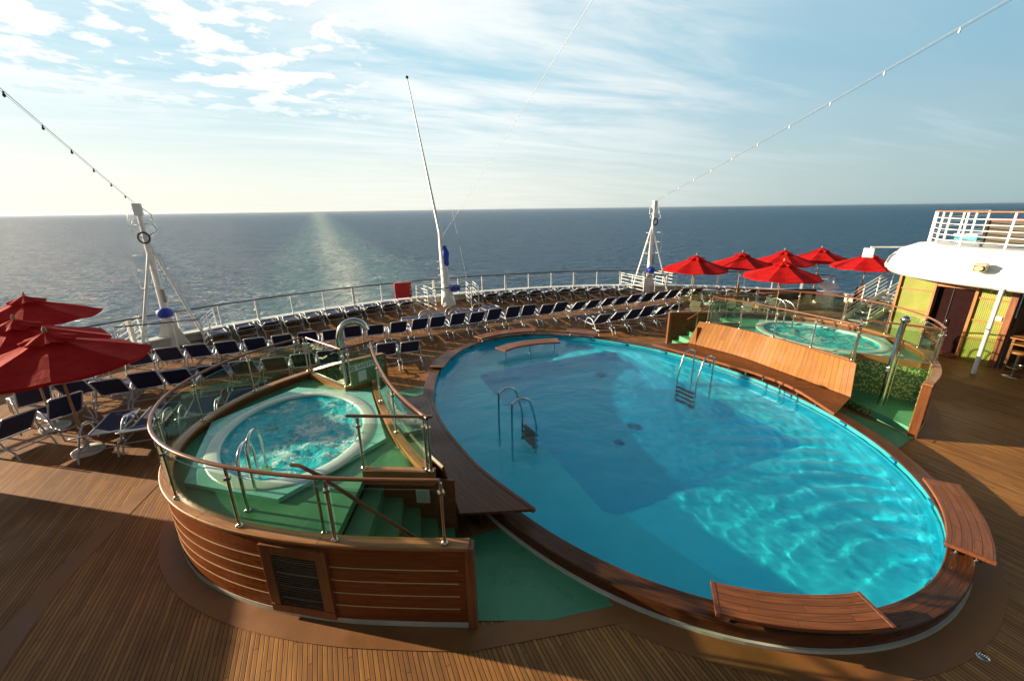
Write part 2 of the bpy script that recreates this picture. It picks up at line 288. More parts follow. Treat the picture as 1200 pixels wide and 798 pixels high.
def sea_mat():
    m = Mat("ocean_water"); p = m.coord('pos'); o = m.sep(p)
    a = m.noise(m.map(p, (0.028, 0.045, 1), rot=(0, 0, 0.35)), 1.0, 3, 0.5, 0.3)
    b = m.noise(m.map(p, (0.11, 0.17, 1), rot=(0, 0, 0.2)), 1.0, 6, 0.62, 0.5)
    c = m.noise(m.map(p, (0.7, 1.0, 1)), 1.0, 4, 0.6, 0.4)
    b = m.math('SUBTRACT', 1.0, m.math('ABSOLUTE', m.math('SUBTRACT', m.math('MULTIPLY', b, 2.0), 1.0)))
    # wake: straight back from the stern (x = 6): broad churned band, bright centre streak, breaking edges
    wob = m.math('MULTIPLY', m.math('SUBTRACT', m.noise(m.map(p, (0.02, 0.006, 1)), 1, 2), 0.5), 14)
    dx = m.math('ABSOLUTE', m.math('SUBTRACT', m.math('ADD', o[0], wob), 6.0))
    wd = m.math('ADD', m.math('MULTIPLY', o[1], 0.012), 36.0)
    rel = m.math('DIVIDE', dx, wd)
    core = m.ss(rel, 0.45, 1.15, 1, 0)
    strk = m.ss(m.math('DIVIDE', dx, m.math('ADD', m.math('MULTIPLY', o[1], 0.014), 8.5)), 0.0, 1.3, 1, 0)
    edge = m.math('MULTIPLY', m.ss(rel, 0.55, 1.0, 0, 1), m.ss(rel, 1.0, 1.5, 1, 0))
    far = m.ss(o[1], 60, 1200, 1.0, 0.55); f2 = m.ss(o[1], 1200, 9000, 1.0, 0.3); ff = m.math('MULTIPLY', far, f2)
    fn = m.noise(m.map(p, (0.13, 0.085, 1)), 1.0, 8, 0.74, 1.4)
    foam = m.math('MULTIPLY', m.math('MULTIPLY', m.ss(fn, 0.52, 0.70), core), m.math('MULTIPLY', ff, 1.0))
    foam1 = m.math('MULTIPLY', m.math('MULTIPLY', m.ss(fn, 0.34, 0.58, 0.2, 1.0), strk), ff)
    foam2 = m.math('MULTIPLY', m.math('MULTIPLY', m.ss(fn, 0.50, 0.64), edge), m.ss(o[1], 60, 400, 0.75, 0.0))
    caps = m.math('MULTIPLY', m.ss(m.noise(m.map(p, (0.16, 0.34, 1)), 1.0, 5, 0.55, 0.6), 0.735, 0.78), 0.8)
    foam = m.math('MAXIMUM', m.math('MAXIMUM', m.math('MAXIMUM', foam, foam1), foam2), caps, True)
    turb = m.math('MULTIPLY', core, ff)
    k = m.mix(m.math('MULTIPLY', turb, 0.6), (0.004, 0.080, 0.185), (0.09, 0.27, 0.31))
    k = m.mix(m.ss(b, 0.3, 0.95, 0.85, 0.0), k, (0.004, 0.030, 0.065))  # wave troughs painted darker, shading between crests put into the colour
    k = m.mix(foam, k, (0.62, 0.70, 0.70))
    n1 = m.n("ShaderNodeBump"); n1.inputs['Strength'].default_value = 1; n1.inputs['Distance'].default_value = 8; m.l(a, n1.inputs['Height'])
    n2 = m.n("ShaderNodeBump"); n2.inputs['Strength'].default_value = 1; n2.inputs['Distance'].default_value = 5.0; m.l(b, n2.inputs['Height']); m.l(n1.outputs[0], n2.inputs['Normal'])
    n3 = m.n("ShaderNodeBump"); n3.inputs['Strength'].default_value = 1; n3.inputs['Distance'].default_value = 0.6; m.l(m.math('ADD', c, m.math('MULTIPLY', foam, 0.4)), n3.inputs['Height']); m.l(n2.outputs[0], n3.inputs['Normal'])
    lw = m.n("ShaderNodeLayerWeight"); lw.inputs[0].default_value = 0.5; m.l(n3.outputs[0], lw.inputs['Normal'])
    fr = m.math('ADD', m.math('MULTIPLY', m.math('POWER', lw.outputs['Facing'], 4.0), 0.60), 0.02); fr = m.math('MULTIPLY', fr, m.ss(foam, 0, 1, 1, 0.2))
    df = m.n("ShaderNodeBsdfDiffuse"); m.l(k, df.inputs[0]); m.l(n3.outputs[0], df.inputs['Normal'])
    gl = m.n("ShaderNodeBsdfGlossy"); gl.inputs['Roughness'].default_value = 0.16; gl.inputs[0].default_value = (1, 1, 1, 1); m.l(n3.outputs[0], gl.inputs['Normal'])
    mx = m.n("ShaderNodeMixShader"); m.l(fr, mx.inputs[0]); m.l(df.outputs[0], mx.inputs[1]); m.l(gl.outputs[0], mx.inputs[2]); m.l(mx.outputs[0], m.out.inputs[0]); return m.m
M['sea'] = sea_mat()

# ------------------------------------------------------------------ geometry helpers
class MB:
    def __init__(s): s.v = []; s.f = []; s.uv = []; s.sm = []
    def face(s, pts, uv=None, smooth=False):
        i = len(s.v); s.v += [tuple(p) for p in pts]; s.f.append(tuple(range(i, i + len(pts)))); s.uv.append(uv or [(p[0], p[1]) for p in pts]); s.sm.append(smooth)
    def box(s, c, d, rz=0.0, M4=None, bev=0.0):
        x, y, z = d[0] / 2, d[1] / 2, d[2] / 2
        T = M4 if M4 is not None else Matrix.Translation(c) @ Matrix.Rotation(rz, 4, 'Z')
        if bev > 0: return s.bevbox(T, (x, y, z), bev)
        q = [T @ Vector(p) for p in ((-x, -y, -z), (x, -y, -z), (x, y, -z), (-x, y, -z), (-x, -y, z), (x, -y, z), (x, y, z), (-x, y, z))]
        for f, (a, b) in (((0, 3, 2, 1), (d[1], d[0])), ((4, 5, 6, 7), (d[0], d[1])), ((0, 1, 5, 4), (d[0], d[2])), ((1, 2, 6, 5), (d[1], d[2])), ((2, 3, 7, 6), (d[0], d[2])), ((3, 0, 4, 7), (d[1], d[2]))):
            s.face([q[i] for i in f], [(0, 0), (a, 0), (a, b), (0, b)])
        return s
    def bevbox(s, T, h, b):
        bm = bmesh.new(); bmesh.ops.create_cube(bm, size=2)
        for v in bm.verts: v.co = Vector((v.co.x * h[0], v.co.y * h[1], v.co.z * h[2]))
        bmesh.ops.bevel(bm, geom=list(bm.edges), offset=b, segments=2, affect='EDGES', profile=0.6)
        for f in bm.faces: s.face([T @ v.co for v in f.verts], [(v.co.x + 3, v.co.y + v.co.z + 3) for v in f.verts])
        bm.free(); return s
    def grid(s, rows, closed_u=False, closed_v=False, uvs=None, smooth=True):
        """rows[i][j] points shared so that shading is smooth"""
        n, m = len(rows), len(rows[0]); base = len(s.v)
        for r in rows: s.v += [tuple(p) for p in r]
        for i in range(n if closed_u else n - 1):
            for j in range(m if closed_v else m - 1):
                i2, j2 = (i + 1) % n, (j + 1) % m
                s.f.append((base + i * m + j, base + i2 * m + j, base + i2 * m + j2, base + i * m + j2)); s.sm.append(smooth)
                if uvs:
                    U, V = uvs; s.uv.append([(U[i], V[j]), (U[i + 1], V[j]), (U[i + 1], V[j + 1]), (U[i], V[j + 1])])
                else: s.uv.append([(i, j), (i + 1, j), (i + 1, j + 1), (i, j + 1)])
        return s
    def tube(s, path, r, seg=10, closed=False, cap=True, radii=None, flat=1.0):
        P = [Vector(p) for p in path]; n = len(P); rows = []; U = [0.0]
        up = None
        for i in range(n):
            a = P[(i - 1) % n] if (closed or i > 0) else P[i]; b = P[(i + 1) % n] if (closed or i < n - 1) else P[i]
            t = (b - a).normalized()
            if up is None: up = Vector((0, 0, 1)) if abs(t.z) < 0.95 else Vector((1, 0, 0))
            x = t.cross(up)
            if x.length < 1e-4: x = t.cross(Vector((0, 1, 0)))
            x.normalize(); y = x.cross(t).normalized(); up = y
            rr = radii[i] if radii else r
            rows.append([P[i] + (x * math.cos(2 * math.pi * k / seg) + y * math.sin(2 * math.pi * k / seg) * flat) * rr for k in range(seg)])
            if i: U.append(U[-1] + (P[i] - P[i - 1]).length)
        U.append(U[-1] + (P[0] - P[-1]).length)
        V = [2 * math.pi * r * k / seg for k in range(seg + 1)]
        s.grid(rows, closed, True, (U, V))
        if cap and not closed:
            s.face(list(reversed(rows[0])), [(0, 0)] * seg); s.face(rows[-1], [(0, 0)] * seg)
        return s
    def sweep(s, path, prof, closed=False, caps=True, smooth=False):
        """sweep a closed profile [(offset to the right of travel, z)] along a ground path [(x, y)]; uv in metres"""
        n = len(path); P = [Vector((p[0], p[1])) for p in path]; rows = []; U = [0.0]
        for i in range(n):
            d1 = (P[i] - P[i - 1]).normalized() if (i > 0 or closed) else None; d2 = (P[(i + 1) % n] - P[i]).normalized() if (i < n - 1 or closed) else None
            if d1 is None: d1 = d2
            if d2 is None: d2 = d1
            n1 = Vector((d1.y, -d1.x)); n2 = Vector((d2.y, -d2.x)); nn = (n1 + n2)
            nn = nn.normalized() if nn.length > 1e-6 else n1; k = 1.0 / max(0.45, nn.dot(n1))
            rows.append([(P[i].x + nn.x * o * k, P[i].y + nn.y * o * k, z) for o, z in prof])
            if i: U.append(U[-1] + (P[i] - P[i - 1]).length)
        U.append(U[-1] + (P[0] - P[-1]).length)
        m = len(prof); Vv = [0.0]
        for j in range(m): Vv.append(Vv[-1] + math.dist(prof[j], prof[(j + 1) % m]))
        for i in range(n if closed else n - 1):
            i2 = (i + 1) % n
            for j in range(m):
                j2 = (j + 1) % m
                s.face([rows[i][j], rows[i][j2], rows[i2][j2], rows[i2][j]], [(U[i], Vv[j]), (U[i], Vv[j + 1]), (U[i + 1], Vv[j + 1]), (U[i + 1], Vv[j])], False)
        if caps and not closed:
            s.face(list(reversed(rows[0])), [(q[0], q[1]) for q in reversed(prof)]); s.face(rows[-1], [(q[0], q[1]) for q in prof])
        return s
    def prism(s, poly, z0, z1, top=True, bottom=True, sides=True):
        a = sum(poly[i][0] * poly[(i + 1) % len(poly)][1] - poly[(i + 1) % len(poly)][0] * poly[i][1] for i in range(len(poly)))
        if a < 0: poly = list(reversed(poly))
        tri = [tuple(range(len(poly)))] if len(poly) < 4 else tessellate_polygon([[Vector((x, y, 0)) for x, y in poly]])
        for t in tri:
            q = [poly[i] for i in t]
            if len(q) == 3 and (q[1][0] - q[0][0]) * (q[2][1] - q[0][1]) - (q[2][0] - q[0][0]) * (q[1][1] - q[0][1]) < 0: q.reverse()
            if top: s.face([(x, y, z1) for x, y in q])
            if bottom: s.face([(x, y, z0) for x, y in reversed(q)])
        if sides:
            u = 0
            for i in range(len(poly)):
                p, q = poly[i], poly[(i + 1) % len(poly)]; d = math.dist(p, q)
                s.face([(*p, z0), (*q, z0), (*q, z1), (*p, z1)], [(u, z0), (u + d, z0), (u + d, z1), (u, z1)]); u += d
        return s
    def lathe(s, prof, c=(0, 0, 0), seg=20, cap=True):
        rows = [[(c[0] + r * math.cos(2 * math.pi * k / seg), c[1] + r * math.sin(2 * math.pi * k / seg), c[2] + z) for k in range(seg)] for r, z in prof]
        s.grid(rows, False, True)
        if cap: s.face(list(reversed(rows[0]))); s.face(rows[-1])
        return s
    def ball(s, c, r, seg=12, rings=7):
        return s.lathe([(max(1e-4, r * math.sin(math.pi * i / rings)), -r * math.cos(math.pi * i / rings)) for i in range(rings + 1)], c, seg, False)
    def build(s, name, mat, parent=None, bev=0.0):
        me = bpy.data.meshes.new(name); me.from_pydata(s.v, [], s.f); uvl = me.uv_layers.new(name="UVMap")
        k = 0
        for fi, f in enumerate(s.f):
            for j in range(len(f)):
                uvl.data[k].uv = s.uv[fi][j] if j < len(s.uv[fi]) else (0, 0); k += 1
        me.polygons.foreach_set('use_smooth', s.sm)
        me.materials.append(M[mat] if isinstance(mat, str) else mat); me.validate(); me.update()
        o = bpy.data.objects.new(name, me); COL.objects.link(o)
        if parent is not None: o.parent = parent
        return o
def thing(name, label, cat, loc=(0, 0, 0), rz=0.0, group=None):
    o = bpy.data.objects.new(name, None); COL.objects.link(o); o.location = loc; o.rotation_euler = (0, 0, rz); o.empty_display_size = 0.2
    o['label'] = label; o['category'] = cat
    if group: o['group'] = group
    return o
def tag(o, label, cat, group=None):
    o['label'] = label; o['category'] = cat
    if group: o['group'] = group
    return o
def kind(o, k='structure'): o['kind'] = k; return o
def dup(root, loc, rz, label):
    r = root.copy(); COL.objects.link(r); r.location = loc; r.rotation_euler = (0, 0, rz); r['label'] = label
    for ch in list(root.children):
        c = ch.copy(); COL.objects.link(c); c.parent = r
        for g in list(ch.children):
            d = g.copy(); COL.objects.link(d); d.parent = c
    return r
def spline(pts, n=8, closed=False):
    P = [Vector(p) for p in pts]; out = []; m = len(P)
    for i in range(m if closed else m - 1):
        p0 = P[(i - 1) % m] if (closed or i > 0) else P[i] * 2 - P[i + 1]
        p1, p2 = P[i], P[(i + 1) % m]; p3 = P[(i + 2) % m] if (closed or i + 2 < m) else p2 * 2 - p1
        for k in range(n):
            t = k / n
            out.append(tuple(0.5 * ((2 * p1) + (p2 - p0) * t + (2 * p0 - 5 * p1 + 4 * p2 - p3) * t * t + (3 * p1 - p0 - 3 * p2 + p3) * t ** 3)))
    if not closed: out.append(tuple(P[-1]))
    return out
def offset(path, d, closed=False):
    n = len(path); out = []
    for i in range(n):
        a = Vector(path[i - 1]) if (i > 0 or closed) else Vector(path[i]); b = Vector(path[(i + 1) % n]) if (i < n - 1 or closed) else Vector(path[i])
        t = (b - a).normalized(); out.append((path[i][0] + t.y * d, path[i][1] - t.x * d))
    return out
def resample(path, step):
    P = [Vector(p) for p in path]; L_ = [0]
    for i in range(1, len(P)): L_.append(L_[-1] + (P[i] - P[i - 1]).length)
    k = max(1, round(L_[-1] / step)); out = []
    for j in range(k + 1):
        t = L_[-1] * j / k; i = 1
        while i < len(P) - 1 and L_[i] < t: i += 1
        f = (t - L_[i - 1]) / max(1e-9, L_[i] - L_[i - 1]); out.append(tuple(P[i - 1].lerp(P[i], f)))
    return out
ORD = "first second third fourth fifth sixth seventh eighth ninth tenth eleventh twelfth thirteenth fourteenth fifteenth sixteenth seventeenth eighteenth".split()

# ------------------------------------------------------------------ sea
SEA_Z = -24.0
b = MB(); rad = [0, 60, 200, 800, 3000, 12000, 30000]; seg = 64
for i in range(len(rad) - 1):
    for k in range(seg):
        a0, a1 = 2 * math.pi * k / seg, 2 * math.pi * (k + 1) / seg
        q = [(rad[i] * math.cos(a0), rad[i] * math.sin(a0), SEA_Z), (rad[i + 1] * math.cos(a0), rad[i + 1] * math.sin(a0), SEA_Z), (rad[i + 1] * math.cos(a1), rad[i + 1] * math.sin(a1), SEA_Z), (rad[i] * math.cos(a1), rad[i] * math.sin(a1), SEA_Z)]
        b.face(q if i else q[1:3] + q[:1])
kind(b.build("sea", 'sea'))

# thin sea haze, even density, from just under the water to just above the mast heads
hz_m = bpy.data.materials.new("sea_haze"); hz_m.use_nodes = True; hn_ = hz_m.node_tree; hn_.nodes.clear()
pv = hn_.nodes.new("ShaderNodeVolumePrincipled"); pv.inputs['Color'].default_value = (0.92, 0.95, 0.96, 1); pv.inputs['Density'].default_value = 1.8e-5; pv.inputs['Anisotropy'].default_value = 0.6
ho = hn_.nodes.new("ShaderNodeOutputMaterial"); hn_.links.new(pv.outputs[0], ho.inputs['Volume'])
M['haze'] = hz_m
kind(MB().box((0, 0, (SEA_Z - 1 + 16) / 2), (61000, 61000, 16 - SEA_Z + 1)).build("haze", 'haze'), 'stuff')

# ------------------------------------------------------------------ deck outline and hull
AX = 6.05
def stern_y(x):
    d = x - AX; return 22.75 - 0.018 * d * d - 0.00002 * d ** 4
stern = [(x, stern_y(x)) for x in [AX + t * 0.8 for t in range(-24, 25)]]
xl, xr = stern[0][0], stern[-1][0]
sternpath = [(xl - 0.9, 6.0), (xl - 0.6, 9.5)] + stern + [(xr + 0.6, 9.5), (xr + 0.9, 6.0)]   # port side round the stern to starboard
sternpath = [(xl - 1.0, -14.0)] + sternpath + [(xr + 1.0, -14.0)]
PC = Vector((6.1, 7.5)); PA, PB, PANG = 4.3, 6.0, 0.0
FOUR = (1.0369, 0.059, 0.0493, -0.0024, -0.0248, 0.014, -0.0131)   # outline of the pool, a lopsided oval
def pool_pt(t):
    r = FOUR[0] + sum(FOUR[2 * k - 1] * math.cos(k * t) + FOUR[2 * k] * math.sin(k * t) for k in (1, 2, 3)); return (PC.x + PA * r * math.cos(t), PC.y + PB * r * math.sin(t))
def ell(off=0.0, n=128, a=PA, b_=PB, c=PC, ang=PANG):
    out = []
    if a == PA and b_ == PB:
        for k in range(n):
            t = 2 * math.pi * k / n; p = pool_pt(t); q0, q1 = pool_pt(t - 0.01), pool_pt(t + 0.01); dx, dy = q1[0] - q0[0], q1[1] - q0[1]; l_ = math.hypot(dx, dy)
            out.append((p[0] + dy / l_ * off, p[1] - dx / l_ * off))
        return out
    for k in range(n):
        t = 2 * math.pi * k / n; x, y = a * math.cos(t), b_ * math.sin(t); nx, ny = b_ * math.cos(t), a * math.sin(t); l_ = math.hypot(nx, ny); x += nx / l_ * off; y += ny / l_ * off
        out.append((c.x + x * math.cos(ang) - y * math.sin(ang), c.y + x * math.sin(ang) + y * math.cos(ang)))
    return out
# deck sheet with a hole for the pool (outer ring stitched to the ellipse)
def holed(outer, hole, z):
    polys = [[Vector((x, y, 0)) for x, y in outer], [Vector((x, y, 0)) for x, y in hole]]
    pts = outer + hole; mb = MB()
    for t in tessellate_polygon(polys):
        q = [pts[i] for i in t]; a = (q[1][0] - q[0][0]) * (q[2][1] - q[0][1]) - (q[2][0] - q[0][0]) * (q[1][1] - q[0][1])
        if a < 0: q.reverse()
        mb.face([(x, y, z) for x, y in q])
    return mb
kind(holed(sternpath, ell(0.20), 0.0).build("deck", 'deck'))
kind(MB().sweep(sternpath, [(0, -0.25), (-0.35, -6), (-3, -24.5), (0.5, -24.5), (0.5, -0.25)]).build("hull", 'bulw'))
kind(MB().sweep(sternpath, [(-0.16, -0.3), (-0.20, 0.42), (0.30, 0.42), (0.30, 0.36), (0.0, 0.36), (0.0, -0.3)]).build("bulwark", 'bulw'))

# ------------------------------------------------------------------ pool
COPZ = 0.26; WZ = 0.14
pool = thing("swimming_pool", "large oval blue swimming pool with dark teak coping on the deck", "swimming pool", (PC.x, PC.y, 0))
def wpos(o):     # child built in world coordinates under an Empty that is not at the origin
    o.matrix_parent_inverse = o.parent.matrix_basis.inverted() if False else Matrix.Translation(-Vector(o.parent.location)) if abs(o.parent.rotation_euler.z) < 1e-9 else (Matrix.Translation(o.parent.location) @ Matrix.Rotation(o.parent.rotation_euler.z, 4, 'Z')).inverted(); return o
inn = ell(0.0)
CW = 0.30
wpos(MB().sweep(inn, [(0.012, COPZ - 0.035), (0.0, COPZ - 0.01), (0.012, COPZ), (CW - 0.012, COPZ), (CW, COPZ - 0.012), (CW, COPZ - 0.05)], closed=True).build("coping", 'coping', pool))
wpos(MB().sweep(inn, [(0.20, 0.05), (0.20, COPZ - 0.04), (CW - 0.02, COPZ - 0.04), (CW - 0.02, 0.05)], closed=True).build("fascia_board", 'fascia', pool))
wpos(MB().sweep(inn, [(0.20, -0.02), (0.20, 0.055), (CW + 0.015, 0.055), (CW + 0.015, -0.02)], closed=True).build("toe_strip", 'toe', pool))
# basin: waterline band, wall, shallow floor, deep well
bz_s, bz_d = -0.55, -1.15
D0, D1, E0, E1 = 4.05, 9.5, 4.85, 12.0          # deep well in plan
wpos(MB().sweep(inn, [(0.025, 0.06), (0.025, COPZ - 0.036), (0.18, COPZ - 0.036), (0.18, 0.06)], closed=True).build("tile_band", 'tealband', pool))
bs = MB()
rows = [[(x, y, z) for x, y in ell(o)] for o, z in ((0.03, 0.06), (-0.02, 0.045), (-0.02, 0.02), (0.03, 0.0), (0.03, bz_s + 0.15), (-0.02, bz_s + 0.04), (-0.16, bz_s))]
bs.grid(rows, False, True)
rr = 0.35
def rrect(x0, x1, y0, y1, r, n=6):
    out = []
    for cxx, cyy, a0 in ((x1 - r, y1 - r, 0), (x0 + r, y1 - r, 90), (x0 + r, y0 + r, 180), (x1 - r, y0 + r, 270)):
        for k in range(n + 1): a = R_(a0 + 90 * k / n); out.append((cxx + r * math.cos(a), cyy + r * math.sin(a)))
    return out
well = rrect(D0, D1, E0, E1, 0.35)
h = holed(ell(-0.16), well, bz_s); bs.v_off = len(bs.v)
for f, uv in zip(h.f, h.uv): bs.face([h.v[i] for i in f], uv)
o = wpos(bs.build("basin", 'basin', pool)); BAS = [o]
dw = MB(); dw.grid([[(x, y, z) for x, y in rrect(D0 + e, D1 - e, E0 + e, E1 - e, 0.35)] for e, z in ((0, bz_s), (0.0, bz_d + 0.12), (0.04, bz_d + 0.04), (0.12, bz_d))], False, True, smooth=False)
dw.prism(rrect(D0 + 0.12, D1 - 0.12, E0 + 0.12, E1 - 0.12, 0.35), bz_d - 0.1, bz_d, bottom=False, sides=False)
BAS.append(wpos(dw.build("deep_well", 'deep', pool)))
for q, (dx, dy, rr_) in enumerate(((4.9, 10.4, 0.16), (8.1, 10.8, 0.2), (6.9, 7.6, 0.18), (6.1, 7.2, 0.12))):
    g = MB().lathe([(rr_, 0), (rr_ * 0.98, 0.02), (0.01, 0.03)], (dx, dy, bz_d), 24); BAS.append(wpos(g.build("floor_drain", 'drain', pool)))
# skimmer openings along the wall
for k, n_ in enumerate([i for i in range(4, 128, 5)]):
    t = 2 * math.pi * n_ / 128
    p = Vector(inn[n_]); q = Vector(inn[(n_ + 1) % 128]); a = math.atan2(q.y - p.y, q.x - p.x)
    if k in (11, 12): continue
    wpos(MB().box((p.x, p.y, 0.19), (0.17, 0.05, 0.055), a).build("skimmer_opening", 'drain', pool))
# water surface with real ripples, carries real caustics
def ripple(x, y):
    z = 0.0
    for (kx, ky, ph, am) in ((3.1, 5.2, 0.3, .0016), (-4.4, 3.0, 1.1, .0014), (6.5, -2.4, 2.0, .0011), (1.2, 8.1, 4.0, .0010)): z += am * math.sin(kx * x + ky * y + ph + 0.8 * noise.noise(Vector((x * .5, y * .5, 0))))
    z += 0.006 * noise.noise(Vector((x * 2.1, y * 2.6, 3.3))) + 0.0042 * noise.noise(Vector((x * 4.2, y * 5, 8.3))) + 0.0026 * noise.noise(Vector((x * 9, y * 10, 5.3)))
    # rings running out of the near starboard end
    g = math.exp(-((x - 8.2) ** 2 + (y - 3.6) ** 2) / 5.0); d = math.hypot(x - 6.4, y - 0.8)
    z += g * 0.009 * math.sin(d * 14 + 2.2 * noise.noise(Vector((x * .8, y * .8, 1))))
    return z
rings = 130; segs = 330; rows = []
for i in range(1, rings + 1):
    f = i / rings; base = ell(0.02, segs); r = []
    for (x, y) in base:
        X = PC.x + (x - PC.x) * f; Y = PC.y + (y - PC.y) * f; r.append((X, Y, WZ + ripple(X, Y)))
    rows.append(r)
w = MB(); w.grid(rows, False, True); cidx = len(w.v); w.v.append((PC.x, PC.y, WZ + ripple(PC.x, PC.y)))
for k in range(segs): w.f.append((cidx, k, (k + 1) % segs)); w.sm.append(True); w.uv.append([(0, 0)] * 3)
pw_ = kind(w.build("pool_water", 'water'))
# make sure normals point up
bm = bmesh.new(); bm.from_mesh(pw_.data); bmesh.ops.recalc_face_normals(bm, faces=bm.faces)
if sum(f.normal.z for f in bm.faces) < 0: bmesh.ops.reverse_faces(bm, faces=bm.faces)
bm.to_mesh(pw_.data); bm.free()
try:
    pw_.cycles.is_caustics_caster = True
    for o in BAS: o.cycles.is_caustics_receiver = True
except Exception: pass
# brown coated band on the deck round the pool
kind(holed(ell(0.64), ell(0.27), 0.006).build("deck_band", 'apron'))

# ------------------------------------------------------------------ raised hot tub decks (port one in world coordinates, starboard one = turned by 180 degrees)
ARC = spline([(1.08, 3.74), (0.3, 4.12), (-.45, 4.52), (-1.19, 5.02), (-1.80, 5.55), (-2.27, 6.12), (-2.6, 6.78), (-2.75, 7.5), (-2.72, 8.2), (-2.5, 8.9), (-2.08, 9.6), (-1.5, 10.2), (-.75, 10.70), (.1, 11.06), (1.08, 11.3)], 6)
INNER = spline([(0.76, 9.62), (0.72, 8.8), (0.74, 7.8), (0.80, 6.9), (0.93, 6.1), (1.10, 5.42)], 6)
PTZ, CAPZ, RAILZ = 1.10, 1.27, 2.13
RC = (12.62, 15.1)         # starboard = (RC - x, RC - y)
def posts_glass(root, path, z0, step, pr=0.020, height=None, ends=True, rail=True, railz=RAILZ, postmat='brass', post_h=None):
    """glass balustrade along a path of (x, y)"""
    pts = resample(path, step)
    for i, p in enumerate(pts):
        if (not ends) and i in (0, len(pts) - 1): continue
        m = MB(); m.tube([(p[0], p[1], z0 - 0.02), (p[0], p[1], railz - 0.03)], pr, 8); m.lathe([(0.045, 0), (0.045, 0.02), (0.02, 0.04)], (p[0], p[1], z0), 12); m.box((p[0], p[1], railz - 0.16), (0.07, 0.07, 0.035))
        root_part(root, m.build("post", postmat, root))
    for i in range(len(pts) - 1):
        a, c_ = Vector(pts[i]), Vector(pts[i + 1]); sub = [q for q in fine_between(path, a, c_)]
        if len(sub) < 2: sub = [tuple(a), tuple(c_)]
        g = MB(); g.sweep(trim(sub, 0.05), [(-0.005, z0 + 0.035), (-0.005, railz - 0.12), (0.005, railz - 0.12), (0.005, z0 + 0.035)]); root_part(root, g.build("glass_panel", 'glass', root))
def fine_between(path, a, c_):
    P = [Vector(p) for p in path]; ia = min(range(len(P)), key=lambda i: (P[i] - a).length); ic = min(range(len(P)), key=lambda i: (P[i] - c_).length)
    mid = [tuple(P[i]) for i in range(ia + 1, ic)]; return [tuple(a)] + mid + [tuple(c_)]
def trim(path, d):
    P = [Vector(p) for p in path]; P[0] = P[0] + (P[1] - P[0]).normalized() * d; P[-1] = P[-1] + (P[-2] - P[-1]).normalized() * d; return [tuple(p) for p in P]
def root_part(root, o): return o
def seg_path(a, b_, n=6): return [(a[0] + (b_[0] - a[0]) * i / n, a[1] + (b_[1] - a[1]) * i / n) for i in range(n + 1)]
NOTCH = [(-0.66, 10.62), (0.06, 9.30), (0.76, 9.62)]
SEGA, SEGB = (0.12, 5.92), (1.10, 5.42)
